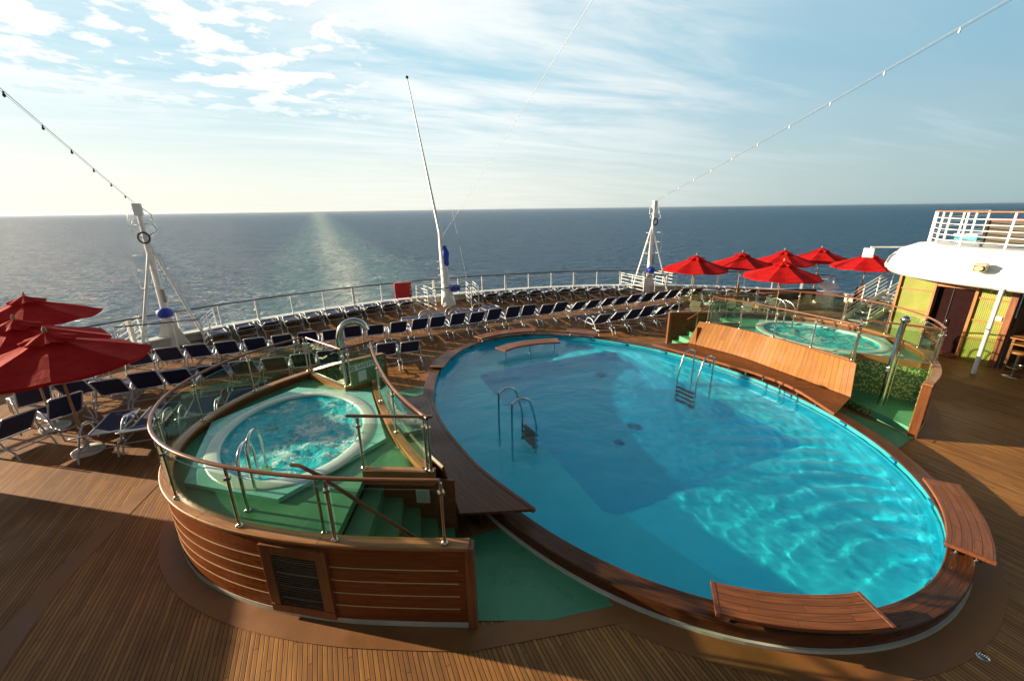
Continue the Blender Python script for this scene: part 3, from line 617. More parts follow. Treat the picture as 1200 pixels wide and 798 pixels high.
def tub_deck(side):
    port = side == 'port'
    nm = "port" if port else "starboard"
    T = (0, 0, 0) if port else (RC[0], RC[1], 0); rz = 0 if port else math.pi
    where = "at the left of the pool" if port else "at the right of the pool"
    root = thing("hot_tub_deck", ("raised curved mahogany platform with green floor and steps " + where) if port else "raised green platform with mosaic shower recess at the right of the pool", "platform", T, rz, "raised platforms either side of the pool")
    # shell: cladding, inlay lines, white toe strip, cap
    MB().sweep(ARC, [(0.0, 0.09), (0.0, CAPZ - 0.05), (0.10, CAPZ - 0.05), (0.10, 0.09)]).build("cladding", 'clad', root)
    il = MB()
    for z in (0.30, 0.50, 0.70, 0.90): il.sweep(ARC[1:-1], [(0.002, z), (-0.004, z), (-0.004, z + 0.014), (0.002, z + 0.014)])
    il.build("inlay_lines", 'inlay', root)
    MB().sweep(ARC, [(-0.006, 0.01), (-0.006, 0.088), (0.10, 0.088), (0.10, 0.01)]).build("toe_strip", 'toe', root)
    cap = MB(); cprof = [(-0.03, CAPZ - 0.048), (-0.035, CAPZ - 0.01), (-0.025, CAPZ), (0.13, CAPZ), (0.14, CAPZ - 0.01), (0.135, CAPZ - 0.048)]
    cap.sweep(ARC, cprof)
    cap.build("cap_rail", 'cap', root)
    cp2 = MB(); z2 = CAPZ - 0.03
    cp2.sweep(NOTCH, [(0.06, PTZ), (0.06, z2), (-0.06, z2), (-0.06, PTZ)]); cp2.sweep(INNER, [(0.0, PTZ), (0.0, z2), (0.13, z2), (0.13, PTZ)]); cp2.sweep([SEGA, SEGB], [(-0.05, PTZ - 0.1), (-0.05, z2), (0.07, z2), (0.07, PTZ - 0.1)])
    cp2.build("inner_curb", 'cap', root)
    for e in (ARC[0], ARC[-1]):
        s_ = 1 if e is ARC[0] else -1
        MB().box((e[0] + 0.02, e[1] + 0.045 * s_, 0.625), (0.10, 0.16, 1.25), R_(-27 * s_) , bev=0.008).build("end_post", 'woodv', root)
    # floor with notch cut and stair well cut
    inner_shell = offset(ARC, 0.09)
    idx_n = min(range(len(ARC)), key=lambda i: math.dist(ARC[i], (-0.66, 10.62)))
    idx_s = min(range(len(ARC)), key=lambda i: math.dist(ARC[i], (-0.42, 4.52)))
    fl = [inner_shell[i] for i in range(idx_s, idx_n + 1)] + [NOTCH[1], NOTCH[2]] + INNER + [SEGA]
    MB().prism(fl, PTZ - 0.12, PTZ).build("floor", 'green', root)
    # steps going down towards the pool
    E_ = [((0.12, 5.88), (-0.42, 4.60)), ((0.38, 5.84), (-0.10, 4.44)), ((0.64, 5.72), (0.23, 4.28)), ((0.86, 5.60), (0.53, 4.12)), ((1.08, 5.48), (0.82, 3.98))]
    for i in range(4):
        z = PTZ - 0.183 * (i + 1); (a, b_), (c_, d_) = E_[i], E_[i + 1]
        MB().prism([a, b_, d_, c_], 0.0, z).build("step", 'green', root)
    MB().prism([E_[4][0], E_[4][1], (1.02, 3.90), (1.32, 5.36)], 0.0, PTZ - 0.183 * 5).build("step", 'green', root)
    MB().box((0, 0, 0), (1, 1, 1), M4=Matrix.Translation(((SEGA[0] + 1.35) / 2, (SEGA[1] + 5.29) / 2, 0.53)) @ Matrix.Rotation(math.atan2(5.29 - SEGA[1], 1.35 - SEGA[0]), 4, 'Z') @ Matrix.Diagonal((1.40, 0.05, 1.08, 1))).build("stair_side_panel", 'woodh', root)
    MB().sweep(INNER, [(0.01, 0.0), (0.01, PTZ), (0.06, PTZ), (0.06, 0.0)]).build("pool_side_wall", 'woodh', root)
    # shower recess at the other end
    MB().sweep(NOTCH, [(-0.04, 0.0), (-0.04, CAPZ - 0.07), (0.02, CAPZ - 0.07), (0.02, 0.0)]).build("mosaic_wall", 'mosaic', root)
    MB().sweep(ARC[idx_n:], [(0.105, 0.2), (0.105, CAPZ - 0.055), (0.14, CAPZ - 0.055), (0.14, 0.2)]).build("mosaic_lining", 'mosaic', root)
    rec = [(0.72, 9.62), NOTCH[1], (-0.62, 10.58)] + offset(ARC[idx_n:], 0.11)
    MB().prism(rec, 0.02, 0.20).build("recess_floor", 'green', root)
    MB().prism([(0.72, 9.62), (0.76, 9.6), (1.06, 11.2), (1.0, 11.2)], 0.02, 0.199).build("recess_riser", 'mosaic', root)
    # access hatch in the shell (port photograph side only)
    if port:
        i0 = min(range(len(ARC)), key=lambda i: math.dist(ARC[i], (-1.20, 5.02))); i1 = min(range(len(ARC)), key=lambda i: math.dist(ARC[i], (-0.50, 4.55)))
        a, c_ = Vector(ARC[i0]), Vector(ARC[i1]); ctr = (a + c_) / 2; d = (a - c_); ang = math.atan2(d.y, d.x); ln = d.length; nrm = Vector((d.y, -d.x)).normalized()
        if nrm.dot(Vector((-1, -1))) < 0: nrm = -nrm
        hm = Matrix.Translation((ctr.x + nrm.x * 0.018, ctr.y + nrm.y * 0.018, 0.62)) @ Matrix.Rotation(ang, 4, 'Z')
        fr = MB()
        for (cx_, cz_, sx, sz) in ((0, 0.46, ln, 0.14), (0, -0.47, ln, 0.12), (-ln / 2 + 0.07, 0, 0.14, 0.80), (ln / 2 - 0.07, 0, 0.14, 0.80)): fr.bevbox(hm @ Matrix.Translation((cx_, 0, cz_)), (sx / 2, 0.03, sz / 2), 0.006)
        hf = fr.build("access_hatch", 'woodv', root)
        lv = MB(); side_ = 1 if (hm.to_3x3() @ Vector((0, 1, 0))).dot(Vector((nrm.x, nrm.y, 0))) > 0 else -1
        for k in range(22): lv.box(None, (ln - 0.28, 0.004, 0.034), M4=hm @ Matrix.Translation((0, 0.010 * side_, -0.38 + k * 0.036)) @ Matrix.Rotation(-0.6 * side_, 4, 'X'))
        lv.box(None, (ln - 0.26, 0.004, 0.82), M4=hm @ Matrix.Translation((0, -0.018 * side_, 0)))
        lv.build("louvre", plain('grimy_louvre', (0.17, 0.16, 0.10), 0.5, var=0.3), hf)
    # ---- balustrades
    G = "glass balustrades round the hot tub decks"
    gl = thing("glass_balustrade", ("curved glass balustrade with brown handrail round the outer edge of the %s hot tub deck" % ("left" if port else "right")), "balustrade", T, rz, G)
    arc_r = offset(ARC, 0.05)[2:idx_n + 1]
    MB().tube([(x, y, RAILZ) for x, y in spline([arc_r[0]] + arc_r[3:-2:3] + [arc_r[-1]], 4)], 0.027, 10, flat=0.85).build("handrail", 'handrail', gl)
    posts_glass(gl, arc_r, CAPZ, 1.28)
    g2 = thing("glass_balustrade", "angled two-panel glass screen beside the %s hot tub, by the shower" % ("left" if port else "right"), "balustrade", T, rz, G)
    m_ = MB(); m_.tube([(x, y, RAILZ) for x, y in seg_path(NOTCH[0], NOTCH[1], 2)], 0.025, 10); m_.tube([(x, y, RAILZ + 0.002) for x, y in seg_path(NOTCH[1], NOTCH[2], 2)], 0.025, 10); m_.build("handrail", 'handrail', g2)
    posts_glass(g2, seg_path(NOTCH[0], NOTCH[1]), CAPZ - 0.03, 3); posts_glass(g2, seg_path(NOTCH[1], NOTCH[2])[1:], CAPZ - 0.03, 3)
    g3 = thing("glass_balustrade", "glass balustrade between the %s hot tub and the pool-side bench" % ("left" if port else "right"), "balustrade", T, rz, G)
    inr = offset(INNER, 0.06)
    MB().tube([(x, y, RAILZ) for x, y in inr[::2]], 0.026, 10, flat=0.85).build("handrail", 'handrail', g3)
    posts_glass(g3, inr, CAPZ - 0.03, 1.05 if not port else 1.35)
    g4 = thing("glass_balustrade", "short single-panel glass screen at the top of the %s green steps" % ("left" if port else "right"), "balustrade", T, rz, G)
    sp = seg_path((SEGA[0], SEGA[1]), (SEGB[0] - 0.1, SEGB[1] + 0.05))
    MB().tube([(SEGA[0] - 0.14, SEGA[1] + 0.07, RAILZ), (SEGB[0] + 0.02, SEGB[1], RAILZ)], 0.025, 10).build("handrail", 'handrail', g4)
    posts_glass(g4, sp, CAPZ - 0.03, 3)
    # stair handrail
    sr = thing("stair_handrail", "sloping handrail on steel posts beside the %s green steps" % ("left" if port else "right"), "handrail", T, rz, "handrails beside the green steps")
    MB().tube([(-0.72, 5.14, 2.03), (-0.62, 5.07, 2.03), (-0.40, 4.86, 1.95), (0.05, 4.60, 1.55), (0.62, 4.28, 1.08), (0.70, 4.24, 1.02)], 0.024, 10).build("handrail", 'handrail', sr)
    for (x, y, z0, z1) in ((-0.47, 4.90, PTZ, 1.97), (0.40, 4.40, 0.55, 1.24)):
        mm = MB().tube([(x, y, z0), (x, y, z1)], 0.018, 8); mm.lathe([(0.04, 0), (0.04, 0.015), (0.018, 0.03)], (x, y, z0), 10); mm.build("post", 'brass', sr)
    # ---- hot tub
    cxt, cyt = -0.90, 7.80
    tb = thing("hot_tub", ("bubbling round hot tub with white rim in the %s raised deck" % ("left" if port else "right")), "hot tub", T, rz, "hot tubs")
    hexa = [(-2.40, 8.85), (-2.36, 6.80), (-1.05, 5.78), (0.56, 6.80), (0.55, 8.95), (-0.95, 9.95)]
    hx = spline(hexa, 1, True); hx = hexa
    inner_e = ell(0, 48, 1.15, 1.55, Vector((cxt, cyt)), 0.0)
    top = holed(hx, inner_e, PTZ + 0.07)
    sl = MB()
    for f, uv in zip(top.f, top.uv): sl.face([top.v[i] for i in f], uv)
    sl.prism(hx, PTZ - 0.01, PTZ + 0.07, top=False, bottom=False); sl.build("surround", 'teal', tb)
    rw = [[(x, y, PTZ + 0.07 + z) for x, y in ell(o_, 64, 1.15, 1.55, Vector((cxt, cyt)), 0.0)] for o_, z in ((0.23, -0.01), (0.225, 0.010), (0.20, 0.022), (0.05, 0.022), (0.01, 0.015), (0.0, -0.02))]
    MB().grid(rw, False, True).build("rim", 'gelcoat', tb)
    rw = [[(x, y, PTZ + z) for x, y in ell(o_, 64, 1.15, 1.55, Vector((cxt, cyt)), 0.0)] for o_, z in ((0.0, 0.06), (-0.03, -0.15), (-0.3, -0.4), (-0.35, -0.85), (-1.1, -0.9))]
    MB().grid(rw, False, True).build("basin", 'tubbasin', tb)
    # churning water
    rows = []
    for i in range(1, 29):
        r = []
        for (x, y) in ell(0.0, 72, 1.15, 1.55, Vector((cxt, cyt)), 0.0):
            f = i / 28; X = cxt + (x - cxt) * f; Y = cyt + (y - cyt) * f; r.append((X, Y, 0.035 * noise.noise(Vector((X * 2.6, Y * 2.6, 0))) + 0.028 * abs(noise.noise(Vector((X * 6, Y * 6, 2)))) * 2 + 0.012 * noise.noise(Vector((X * 14, Y * 14, 5)))))
        rows.append(r)
    wt = MB(); wt.grid(rows, False, True); ci = len(wt.v); wt.v.append((cxt, cyt, 0.01))
    for k in range(72): wt.f.append((ci, k, (k + 1) % 72)); wt.sm.append(True); wt.uv.append([(0, 0)] * 3)
    w_ = wt.build("hot_tub_water", 'tubwater'); kind(w_); w_.location = (T[0], T[1], PTZ + 0.015); w_.rotation_euler = (0, 0, rz)
    bm = bmesh.new(); bm.from_mesh(w_.data); bmesh.ops.recalc_face_normals(bm, faces=bm.faces)
    if sum(f.normal.z for f in bm.faces) < 0: bmesh.ops.reverse_faces(bm, faces=bm.faces)
    bm.to_mesh(w_.data); bm.free()
    # grab rail of the tub: two loops
    lr = thing("tub_grab_rail", "pair of bent steel grab rails at the near end of the %s hot tub" % ("left" if port else "right") if port else "pair of bent steel grab rails at the far end of the right hot tub", "grab rail", T, rz, "hot tub grab rails")
    for k, (ox, oy) in enumerate(((0, 0), (0.06, 0.34))):
        MB().tube(spline([(-1.42 + ox, 5.80 + oy, PTZ), (-1.42 + ox, 5.82 + oy, 1.75), (-1.40 + ox, 5.95 + oy, 1.93), (-1.37 + ox, 6.2 + oy, 1.93), (-1.34 + ox, 6.42 + oy, 1.75), (-1.34 + ox, 6.45 + oy, 1.12)], 5), 0.022, 10).build("rail_loop", 'steel', lr)
        MB().lathe([(0.05, 0), (0.05, 0.015), (0.022, 0.03)], (-1.42 + ox, 5.80 + oy, PTZ), 12).build("base_flange", 'steel', lr)
    # green wet area between steps and coping
    k_in = [p for p in ell(0.31, 200) if (p[0] < 3.3 and 3.0 < p[1] < 5.2)]
    k_in.sort(key=lambda p: p[1])
    gr = [(1.11, 3.82), (2.0, 3.42)] + [(2.85, 3.25)] + [p for p in k_in if p[1] > 3.3] + [(1.45, 5.2)]
    if not port: gr = gr
    gf = MB().prism(gr, 0.002, 0.010, sides=False, bottom=False).build("wet_floor", 'green'); kind(gf); gf.location = (T[0], T[1], 0); gf.rotation_euler = (0, 0, rz)
    k2 = [p for p in ell(0.31, 200) if (p[0] < 3.4 and 9.6 < p[1] < 11.9)]; k2.sort(key=lambda p: p[1])
    gr2 = [(1.1, 11.3), (1.08, 9.6)] + [p for p in k2 if p[1] < 11.6]
    gf = MB().prism(gr2, 0.002, 0.010, sides=False, bottom=False).build("wet_floor", 'green'); kind(gf); gf.location = (T[0], T[1], 0); gf.rotation_euler = (0, 0, rz)
    # brown band at the foot of the shell
    oa = offset(ARC, -0.30); bp = [(1.3, 3.3)] + oa + [(1.3, 11.7)] + [(1.08, 11.3)] + list(reversed(ARC)) + [(1.2, 3.7)]
    ab = MB(); 
    for i in range(len(ARC) - 1): ab.face([(*ARC[i], 0.008), (*oa[i], 0.008), (*oa[i + 1], 0.008), (*ARC[i + 1], 0.008)])
    ab.face([(*oa[0], 0.008), (*ARC[0], 0.008), (2.85, 3.30, 0.008), (2.95, 2.98, 0.008)])
    ab = ab.build("deck_band", 'apron'); kind(ab); ab.location = (T[0], T[1], 0); ab.rotation_euler = (0, 0, rz)
    # ---- shower
    if port:
        sh = thing("shower", "arched steel shower pipe behind the glass screen of the left hot tub", "shower", (0.05, 10.05, 0), 0, "pool showers")
        MB().tube(spline([(0, 0, 0.2), (0, 0, 1.9), (0.02, 0, 2.25), (0.14, 0.0, 2.48), (0.36, 0, 2.55), (0.56, 0, 2.46), (0.64, 0, 2.30)], 6), 0.07, 14).build("pipe", 'steel', sh)
    else:
        sh = thing("shower", "tall leaning steel shower column in the mosaic recess on the right", "shower", (12.28, 4.85, 0), 0, "pool showers")
        MB().tube([(0, 0, 0.2), (0, 0, 2.0), (-0.02, -0.02, 2.28), (-0.10, -0.06, 2.42)], 0.062, 14).build("pipe", 'steel', sh)
        MB().tube([(0.13, -0.05, 0.2), (0.13, -0.05, 1.9)], 0.018, 8).build("feed_pipe", 'brass', sh)
        MB().ball((-0.10, -0.07, 2.42), 0.095).build("shower_head", 'blue' if False else 'steel', sh)
    MB().box((0.0, 0.09, 1.2) if port else (-0.09, 0.0, 1.15), (0.06, 0.06, 0.12), bev=0.01).build("push_valve", 'brass', sh)
    # ---- long bench with back on the pool side
    bn = thing("backrest_bench", "long curved teak bench with plank backrest facing the pool from the %s" % ("left" if port else "right"), "bench", T, rz, "long benches facing the pool")
    back_top = [(p[0] + 0.10, p[1]) for p in INNER]
    if port: front = spline([(2.05, 9.95), (1.93, 9.0), (1.90, 8.0), (1.97, 7.1), (2.12, 6.1), (2.50, 4.84)], 6); bb = spline([(1.04, 9.72), (0.98, 8.9), (0.98, 8.0), (1.04, 7.0), (1.18, 6.0), (1.40, 5.25)], 6)
    else: front = spline([(2.45, 10.35), (1.90, 9.1), (1.82, 8.1), (1.98, 7.1), (2.20, 6.1), (2.58, 4.60)], 6); bb = spline([(1.22, 10.0), (1.16, 9.1), (1.10, 8.0), (1.05, 7.0), (1.14, 6.2), (1.44, 5.05)], 6)
    SZ = 0.46
    n_ = min(len(front), len(bb)); st = MB()
    for zz, inv in ((SZ, False), (SZ - 0.045, True)):
        for i in range(n_ - 1):
            u0 = i * 0.17; q = [(*bb[i], zz), (*front[i], zz), (*front[i + 1], zz), (*bb[i + 1], zz)]; uv = [(u0, 0), (u0, .9), (u0 + .17, .9), (u0 + .17, 0)]
            if inv: q.reverse(); uv.reverse()
            st.face(q, uv)
    for path_ in (front, bb):
        for i in range(n_ - 1): st.face([(*path_[i], SZ - 0.045), (*path_[i + 1], SZ - 0.045), (*path_[i + 1], SZ), (*path_[i], SZ)], [(i * .2, 0), (i * .2 + .2, 0), (i * .2 + .2, .045), (i * .2, .045)])
    for e in (0, n_ - 1): st.face([(*bb[e], SZ - 0.045), (*front[e], SZ - 0.045), (*front[e], SZ), (*bb[e], SZ)])
    st.build("seat", 'seat', bn)
    MB().sweep(offset(front, -0.0), [(-0.03, SZ - 0.06), (-0.03, SZ + 0.006), (0.03, SZ + 0.006), (0.03, SZ - 0.06)]).build("front_rail", 'bench', bn)
    # plinth under the seat and stubs on the coping
    MB().sweep([(p[0] * 0.35 + q[0] * 0.65, p[1] * 0.35 + q[1] * 0.65) for p, q in zip(front[:n_], bb[:n_])][1:-1], [(0, 0.01), (0, SZ - 0.05), (-0.04, SZ - 0.05), (-0.04, 0.01)]).build("plinth", 'fascia', bn)
    for i in range(3, n_ - 2, 3):
        p = Vector(front[i]).lerp(Vector(bb[i]), 0.12)
        MB().lathe([(0.022, 0), (0.022, SZ - 0.05 - COPZ)], (p.x, p.y, COPZ), 10).build("stub_leg", 'steel', bn)
    # backrest: sloping plank panel from the seat up to the curb
    tp = resample([(p[0] + 0.135, p[1]) for p in INNER], 0.12); 
    if not port: tp = resample([(p[0] + 0.135, p[1]) for p in spline([(0.88, 9.85), (0.80, 9.0), (0.68, 8.0), (0.70, 7.0), (0.84, 6.1), (1.12, 5.25)], 6)], 0.12)
    bt = resample(bb, 0.12); k_ = 36; tp = [tuple(Vector(tp[0]) if False else p) for p in resample(tp, math.dist(tp[0], tp[-1]) / k_)][:k_ + 1]; bt = resample(bb, 0.001 + sum(math.dist(bb[i], bb[i + 1]) for i in range(len(bb) - 1)) / k_)[:k_ + 1]
    kk = min(len(tp), len(bt)); pan = MB()
    for i in range(kk - 1):
        q = [(*bt[i], SZ + 0.01), (*bt[i + 1], SZ + 0.01), (*tp[i + 1], CAPZ - 0.005), (*tp[i], CAPZ - 0.005)]; u0, u1 = i * 0.12, (i + 1) * 0.12
        pan.face(q, [(u0, 0.02), (u1, 0.02), (u1, .82), (u0, .82)])
        q2 = [(a[0] - 0.03, a[1], a[2] - 0.03) for a in q]; pan.face(list(reversed(q2)), [(u0, .8), (u1, .8), (u1, .02), (u0, .02)])
        pan.face([q[3], q[2], q2[2], q2[3]], [(u0, .01), (u1, .01), (u1, .04), (u0, .04)])
    for e, a_, t_ in ((0, bt[0], tp[0]), (1, bt[kk - 1], tp[kk - 1])):
        q = [(*a_, SZ + 0.01), (*t_, CAPZ - 0.005), (t_[0] - 0.03, t_[1], CAPZ - 0.035), (a_[0] - 0.03, a_[1], SZ - 0.02)]; pan.face(q if e else list(reversed(q)))
    pan.build("backrest", 'seat' if port else 'slat', bn)  # port backrest takes the darker seat wood, its shade put into the colour
    return root
tub_deck('port'); tub_deck('starboard')

# notice boards on the left hot tub deck
ns = thing("safety_notice", "green safety board with black heading fixed below the glass by the left shower", "sign", (0.41, 9.40, PTZ), math.atan2(9.62 - 9.30, 0.76 - 0.06))
MB().box((0, -0.10, 0.42), (0.62, 0.012, 0.52), bev=0.003).build("board", plain("green_mosaic_board", (0.16, 0.24, 0.12), 0.3, var=0.3, scale=40), ns)
MB().box((0, -0.1085, 0.585), (0.58, 0.003, 0.14)).build("heading_strip", 'paper', ns)
MB().box((-0.03, -0.1085, 0.36), (0.20, 0.003, 0.24)).build("text_sheet", 'paper', ns)
def text(s_, size, name, parent, loc, rot, mat='ink', ext=0.001):
    cu = bpy.data.curves.new(name, 'FONT'); cu.body = s_; cu.size = size; cu.extrude = ext; cu.align_x = 'CENTER'; cu.align_y = 'CENTER'; cu.materials.append(M[mat])
    t0 = bpy.data.objects.new(name, cu); COL.objects.link(t0); bpy.context.view_layer.update(); me = bpy.data.meshes.new_from_object(t0); bpy.data.objects.remove(t0); t_ = bpy.data.objects.new(name, me); COL.objects.link(t_); t_.parent = parent; t_.location = loc; t_.rotation_euler = rot; return t_
text("SAFETY", 0.115, "heading_letters", ns, (0.06, -0.1115, 0.583), (math.pi / 2, 0, 0))
em = MB(); em.tube([(-0.235 + 0.045 * math.cos(a), -0.1115, 0.585 + 0.045 * math.sin(a)) for a in [R_(20 * k) for k in range(18)]], 0.007, 6, closed=True); em.tube([(-0.265, -0.1115, 0.615), (-0.205, -0.1115, 0.555)], 0.006, 6); em.build("warning_emblem", 'ink', ns)
n2 = thing("safety_notice", "small pale laminated notice on the brown side wall of the left steps", "sign", (0.90, 5.42, 0.86), math.atan2(5.29 - 5.92, 1.35 - 0.12))
MB().box((0, -0.045, 0), (0.21, 0.006, 0.24), bev=0.002).build("sheet", 'paper', n2)
ln = MB()
for k in range(6): ln.box((0, -0.0495, 0.08 - k * 0.03), (0.15 - 0.02 * (k % 2), 0.001, 0.005))
ln.build("text_lines", 'grey', n2)

# ------------------------------------------------------------------ low benches round the coping
def low_bench(label, t0, t1, z=0.44, off0=-0.10, off1=0.36, legs=True, legz=COPZ, path=None, leg_n=2):
    e = path or [p for k, p in enumerate(ell(0, 720)) if (t0 <= 360.0 * k / 720 <= t1)]
    c_ = e[len(e) // 2]; root = thing("curved_bench", label, "bench", (c_[0], c_[1], 0), 0, "low curved benches round the pool edge")
    e = resample([(p[0] - c_[0], p[1] - c_[1]) for p in e], 0.12)
    MB().sweep(e, [(off0, z - 0.045), (off0, z - 0.004), (off0 + 0.01, z), (off1 - 0.01, z), (off1, z - 0.004), (off1, z - 0.045)]).build("seat", 'bench', root)
    for a_, b_ in ((0, 1), (-1, -2)):
        d = (Vector(e[b_]) - Vector(e[a_])).normalized(); nn = Vector((d.y, -d.x)) * (1 if a_ == 0 else -1); p = Vector(e[a_]) - d * 0.022 + nn * (off0 + off1) / 2
        MB().box((p.x, p.y, z - 0.0225), (0.05, (off1 - off0) + 0.01, 0.052), math.atan2(d.y, d.x), bev=0.004).build("end_board", 'woodh', root)
    for i in ([1 + round((len(e) - 3) * k / (leg_n - 1)) for k in range(leg_n)]):
        i = min(i, len(e) - 2); d = (Vector(e[i + 1]) - Vector(e[i])).normalized(); nn = Vector((d.y, -d.x))
        for o_ in ((off0 + 0.16,) if legz < 0 else (off0 + 0.14, off0 + 0.34)):
            p = Vector(e[i]) + nn * o_
            mm = MB().lathe([(0.024, legz), (0.024, z - 0.046)], (p.x, p.y, 0), 10); mm.lathe([(0.045, legz), (0.045, legz + 0.012)], (p.x, p.y, 0), 12); mm.build("leg", 'steel', root)
    return root
def ang_of(x, y):
    e = ell(0, 720); return min(range(720), key=lambda k: math.dist(e[k], (x, y))) / 2.0
low_bench("curved teak bench on the near coping at the bottom of the pool", ang_of(3.88, 2.60), ang_of(5.42, 1.75))
low_bench("curved teak bench on the coping at the right tip of the pool", ang_of(7.50, 1.85), ang_of(8.95, 2.7), off0=-0.04, off1=0.44)
low_bench("small flat teak bench on the far coping, nearest the row of loungers", ang_of(9.05, 12.5), ang_of(8.2, 13.2), leg_n=2)
low_bench("long curved teak bench on the far coping left of the small flat one", ang_of(7.1, 13.8), ang_of(4.9, 13.9))
low_bench("short reddish teak bench on the far left coping beside two loungers", ang_of(3.75, 13.1), ang_of(2.7, 12.0), z=0.33)
mid = [(7.30, 12.40), (6.8, 12.56), (6.2, 12.64), (5.6, 12.60), (5.1, 12.42)]
low_bench("curved teak bench standing in the water on three steel legs", 0, 0, path=spline(mid, 8), off0=-0.26, off1=0.24, legz=bz_s, leg_n=3)

# ------------------------------------------------------------------ pool ladders
def ladder(label, loc, rz):
    root = thing("pool_ladder", label, "pool ladder", loc, rz, "steel pool ladders")
    for k, y in enumerate((-0.31, 0.31)):
        MB().tube(spline([(-0.30, y, bz_s), (-0.30, y, 0.95), (-0.24, y, 1.10), (-0.10, y, 1.16), (0.06, y, 1.12), (0.16, y, 0.98), (0.30, y, 0.45), (0.30, y, 0.0), (0.30, y, -0.95)], 5), 0.022, 10).build("rail", 'steel', root)
    for z in (0.12, -0.13, -0.38, -0.65): MB().box((0.32, 0, z), (0.13, 0.58, 0.03), bev=0.006).build("tread", 'black', root)
ladder("steel pool ladder at the left edge of the deep part", (3.46, 7.55, 0), 0.08)
ladder("steel pool ladder at the right edge of the deep part", (8.98, 7.70, 0), math.pi + 0.08)

# ------------------------------------------------------------------ stern railing
rail_path = resample(offset(sternpath[3:-3], 0.05), 1.45)
sr = thing("stern_railing", "long white railing with dark wooden top rail round the stern", "railing", (AX, 22.7, 0))
MB().tube([(x - AX, y - 22.7, 1.30) for x, y in rail_path], 0.05, 8, flat=0.6).build("handrail", plain("dark_top_rail", (0.09, 0.055, 0.04), 0.4), sr)
for i, (x, y) in enumerate(rail_path):
    big = i % 3 == 0
    a = rail_path[max(0, i - 1)]; c_ = rail_path[min(len(rail_path) - 1, i + 1)]; an = math.atan2(c_[1] - a[1], c_[0] - a[0])
    MB().box((x - AX, y - 22.7, 0.85), (0.11 if big else 0.05, 0.05, 0.86), an).build("post", 'white', sr)
for k, z in enumerate((1.10,)):
    MB().tube([(x - AX, y - 22.7, z) for x, y in rail_path], 0.013, 6).build("wire_rail", 'white', sr)

# ------------------------------------------------------------------ sun loungers
def make_lounger(label, back_deg):
    t = thing("sun_lounger", label, "sun lounger", (0, 0, 0), 0, "navy sun loungers set out in rows on the aft deck")
    hw = 0.30; hy = -0.22; bl = 0.72; ca, sa = math.cos(R_(back_deg)), math.sin(R_(back_deg)); zs = 0.37
    bt = (hy - bl * ca, zs + bl * sa)
    rows = [[(x, y, zs + 0.012 - 0.02 * math.sin(math.pi * (x + hw) / (2 * hw)) ) for x in (-hw + .02, -.15, 0, .15, hw - .02)] for y in (hy + .02, 0.1, 0.4, 0.7, 0.98)]
    m = MB().grid(rows); m.grid([[(p[0], p[1], p[2] - 0.012) for p in r] for r in reversed(rows)]); m.build("seat", 'navy', t)
    rows = [[(x, hy - s_ * ca - 0.022 * math.sin(math.pi * (x + hw) / (2 * hw)) * -sa, zs + 0.02 + s_ * sa - 0.02 * math.sin(math.pi * (x + hw) / (2 * hw)) * ca) for x in (-hw + .02, -.15, 0, .15, hw - .02)] for s_ in (0.05, 0.25, 0.5, bl - 0.03)]
    m = MB().grid(rows); m.grid([[(p[0], p[1] - 0.012 * sa, p[2] - 0.014) for p in r] for r in reversed(rows)]); m.build("backrest", 'navy', t)
    fr = MB()
    fr.tube([(-hw, hy, zs), (-hw, 0.3, zs), (-hw, 0.92, zs), (-hw + .04, 1.0, zs - 0.01), (hw - .04, 1.0, zs - 0.01), (hw, 0.92, zs), (hw, 0.3, zs), (hw, hy, zs)], 0.019, 6)
    fr.tube([(-hw, hy, zs - 0.0), (hw, hy, zs - 0.0)], 0.014, 6)
    fr.tube([(-hw, hy, zs - 0.14), (-hw, -0.75, zs - 0.13)], 0.014, 6); fr.tube([(hw, hy, zs - 0.14), (hw, -0.75, zs - 0.13)], 0.014, 6); fr.tube([(-hw, -0.75, zs - 0.13), (hw, -0.75, zs - 0.13)], 0.014, 6)
    fr.build("frame", 'alu', t)
    MB().tube([(-hw - .0, hy, zs + 0.01), (-hw, bt[0] + .03 * ca, bt[1] - .03 * sa), (-hw + .03, bt[0], bt[1]), (hw - .03, bt[0], bt[1]), (hw, bt[0] + .03 * ca, bt[1] - .03 * sa), (hw, hy, zs + 0.01)], 0.019, 6).build("back_frame", 'alu', t)
    for sx in (-1, 1):
        X = sx * (hw + 0.025)
        MB().tube([(X, 0.72, zs), (X, 0.84, zs - 0.16), (X, 0.90, 0.0)], 0.02, 6).build("leg", 'alu', t)
        MB().tube([(X, -0.55, zs - 0.12), (X, -0.72, zs - 0.2), (X, -0.80, 0.0)], 0.02, 6).build("leg", 'alu', t)
        ax = sx * (hw + 0.05)
        MB().tube(spline([(ax, 0.30, 0.10), (ax, 0.26, 0.34), (ax, 0.14, 0.56), (ax, -0.05, 0.62), (ax, -0.25, 0.585), (ax, -0.42, 0.44), (ax, -0.56, 0.24)], 2), 0.021, 6, flat=0.8).build("armrest", 'alu', t)
    return t
HI = [make_lounger("tmp", a) for a in (52, 47, 57)]; LO = [make_lounger("tmp", a) for a in (22, 16)]; hi, lo = HI[0], LO[0]; flat_ = make_lounger("tmp", 6); used = set()
def place(src, x, y, rz, label):
    k_ = int(abs(x * 37.7 + y * 11.3)) % 7
    if src is hi: src = HI[(0, 0, 1, 0, 2, 0, 1)[k_]]
    elif src is lo: src = LO[(0, 1, 0, 0, 1, 0, 0)[k_]]
    if src.name not in used:
        used.add(src.name); src.location = (x, y, 0); src.rotation_euler = (0, 0, rz); src['label'] = label; return src
    return dup(src, (x, y, 0), rz, label)
def ordl(i, n): return (ORD[i] + " from the left") if i < n - i else (ORD[n - 1 - i] + " from the right")
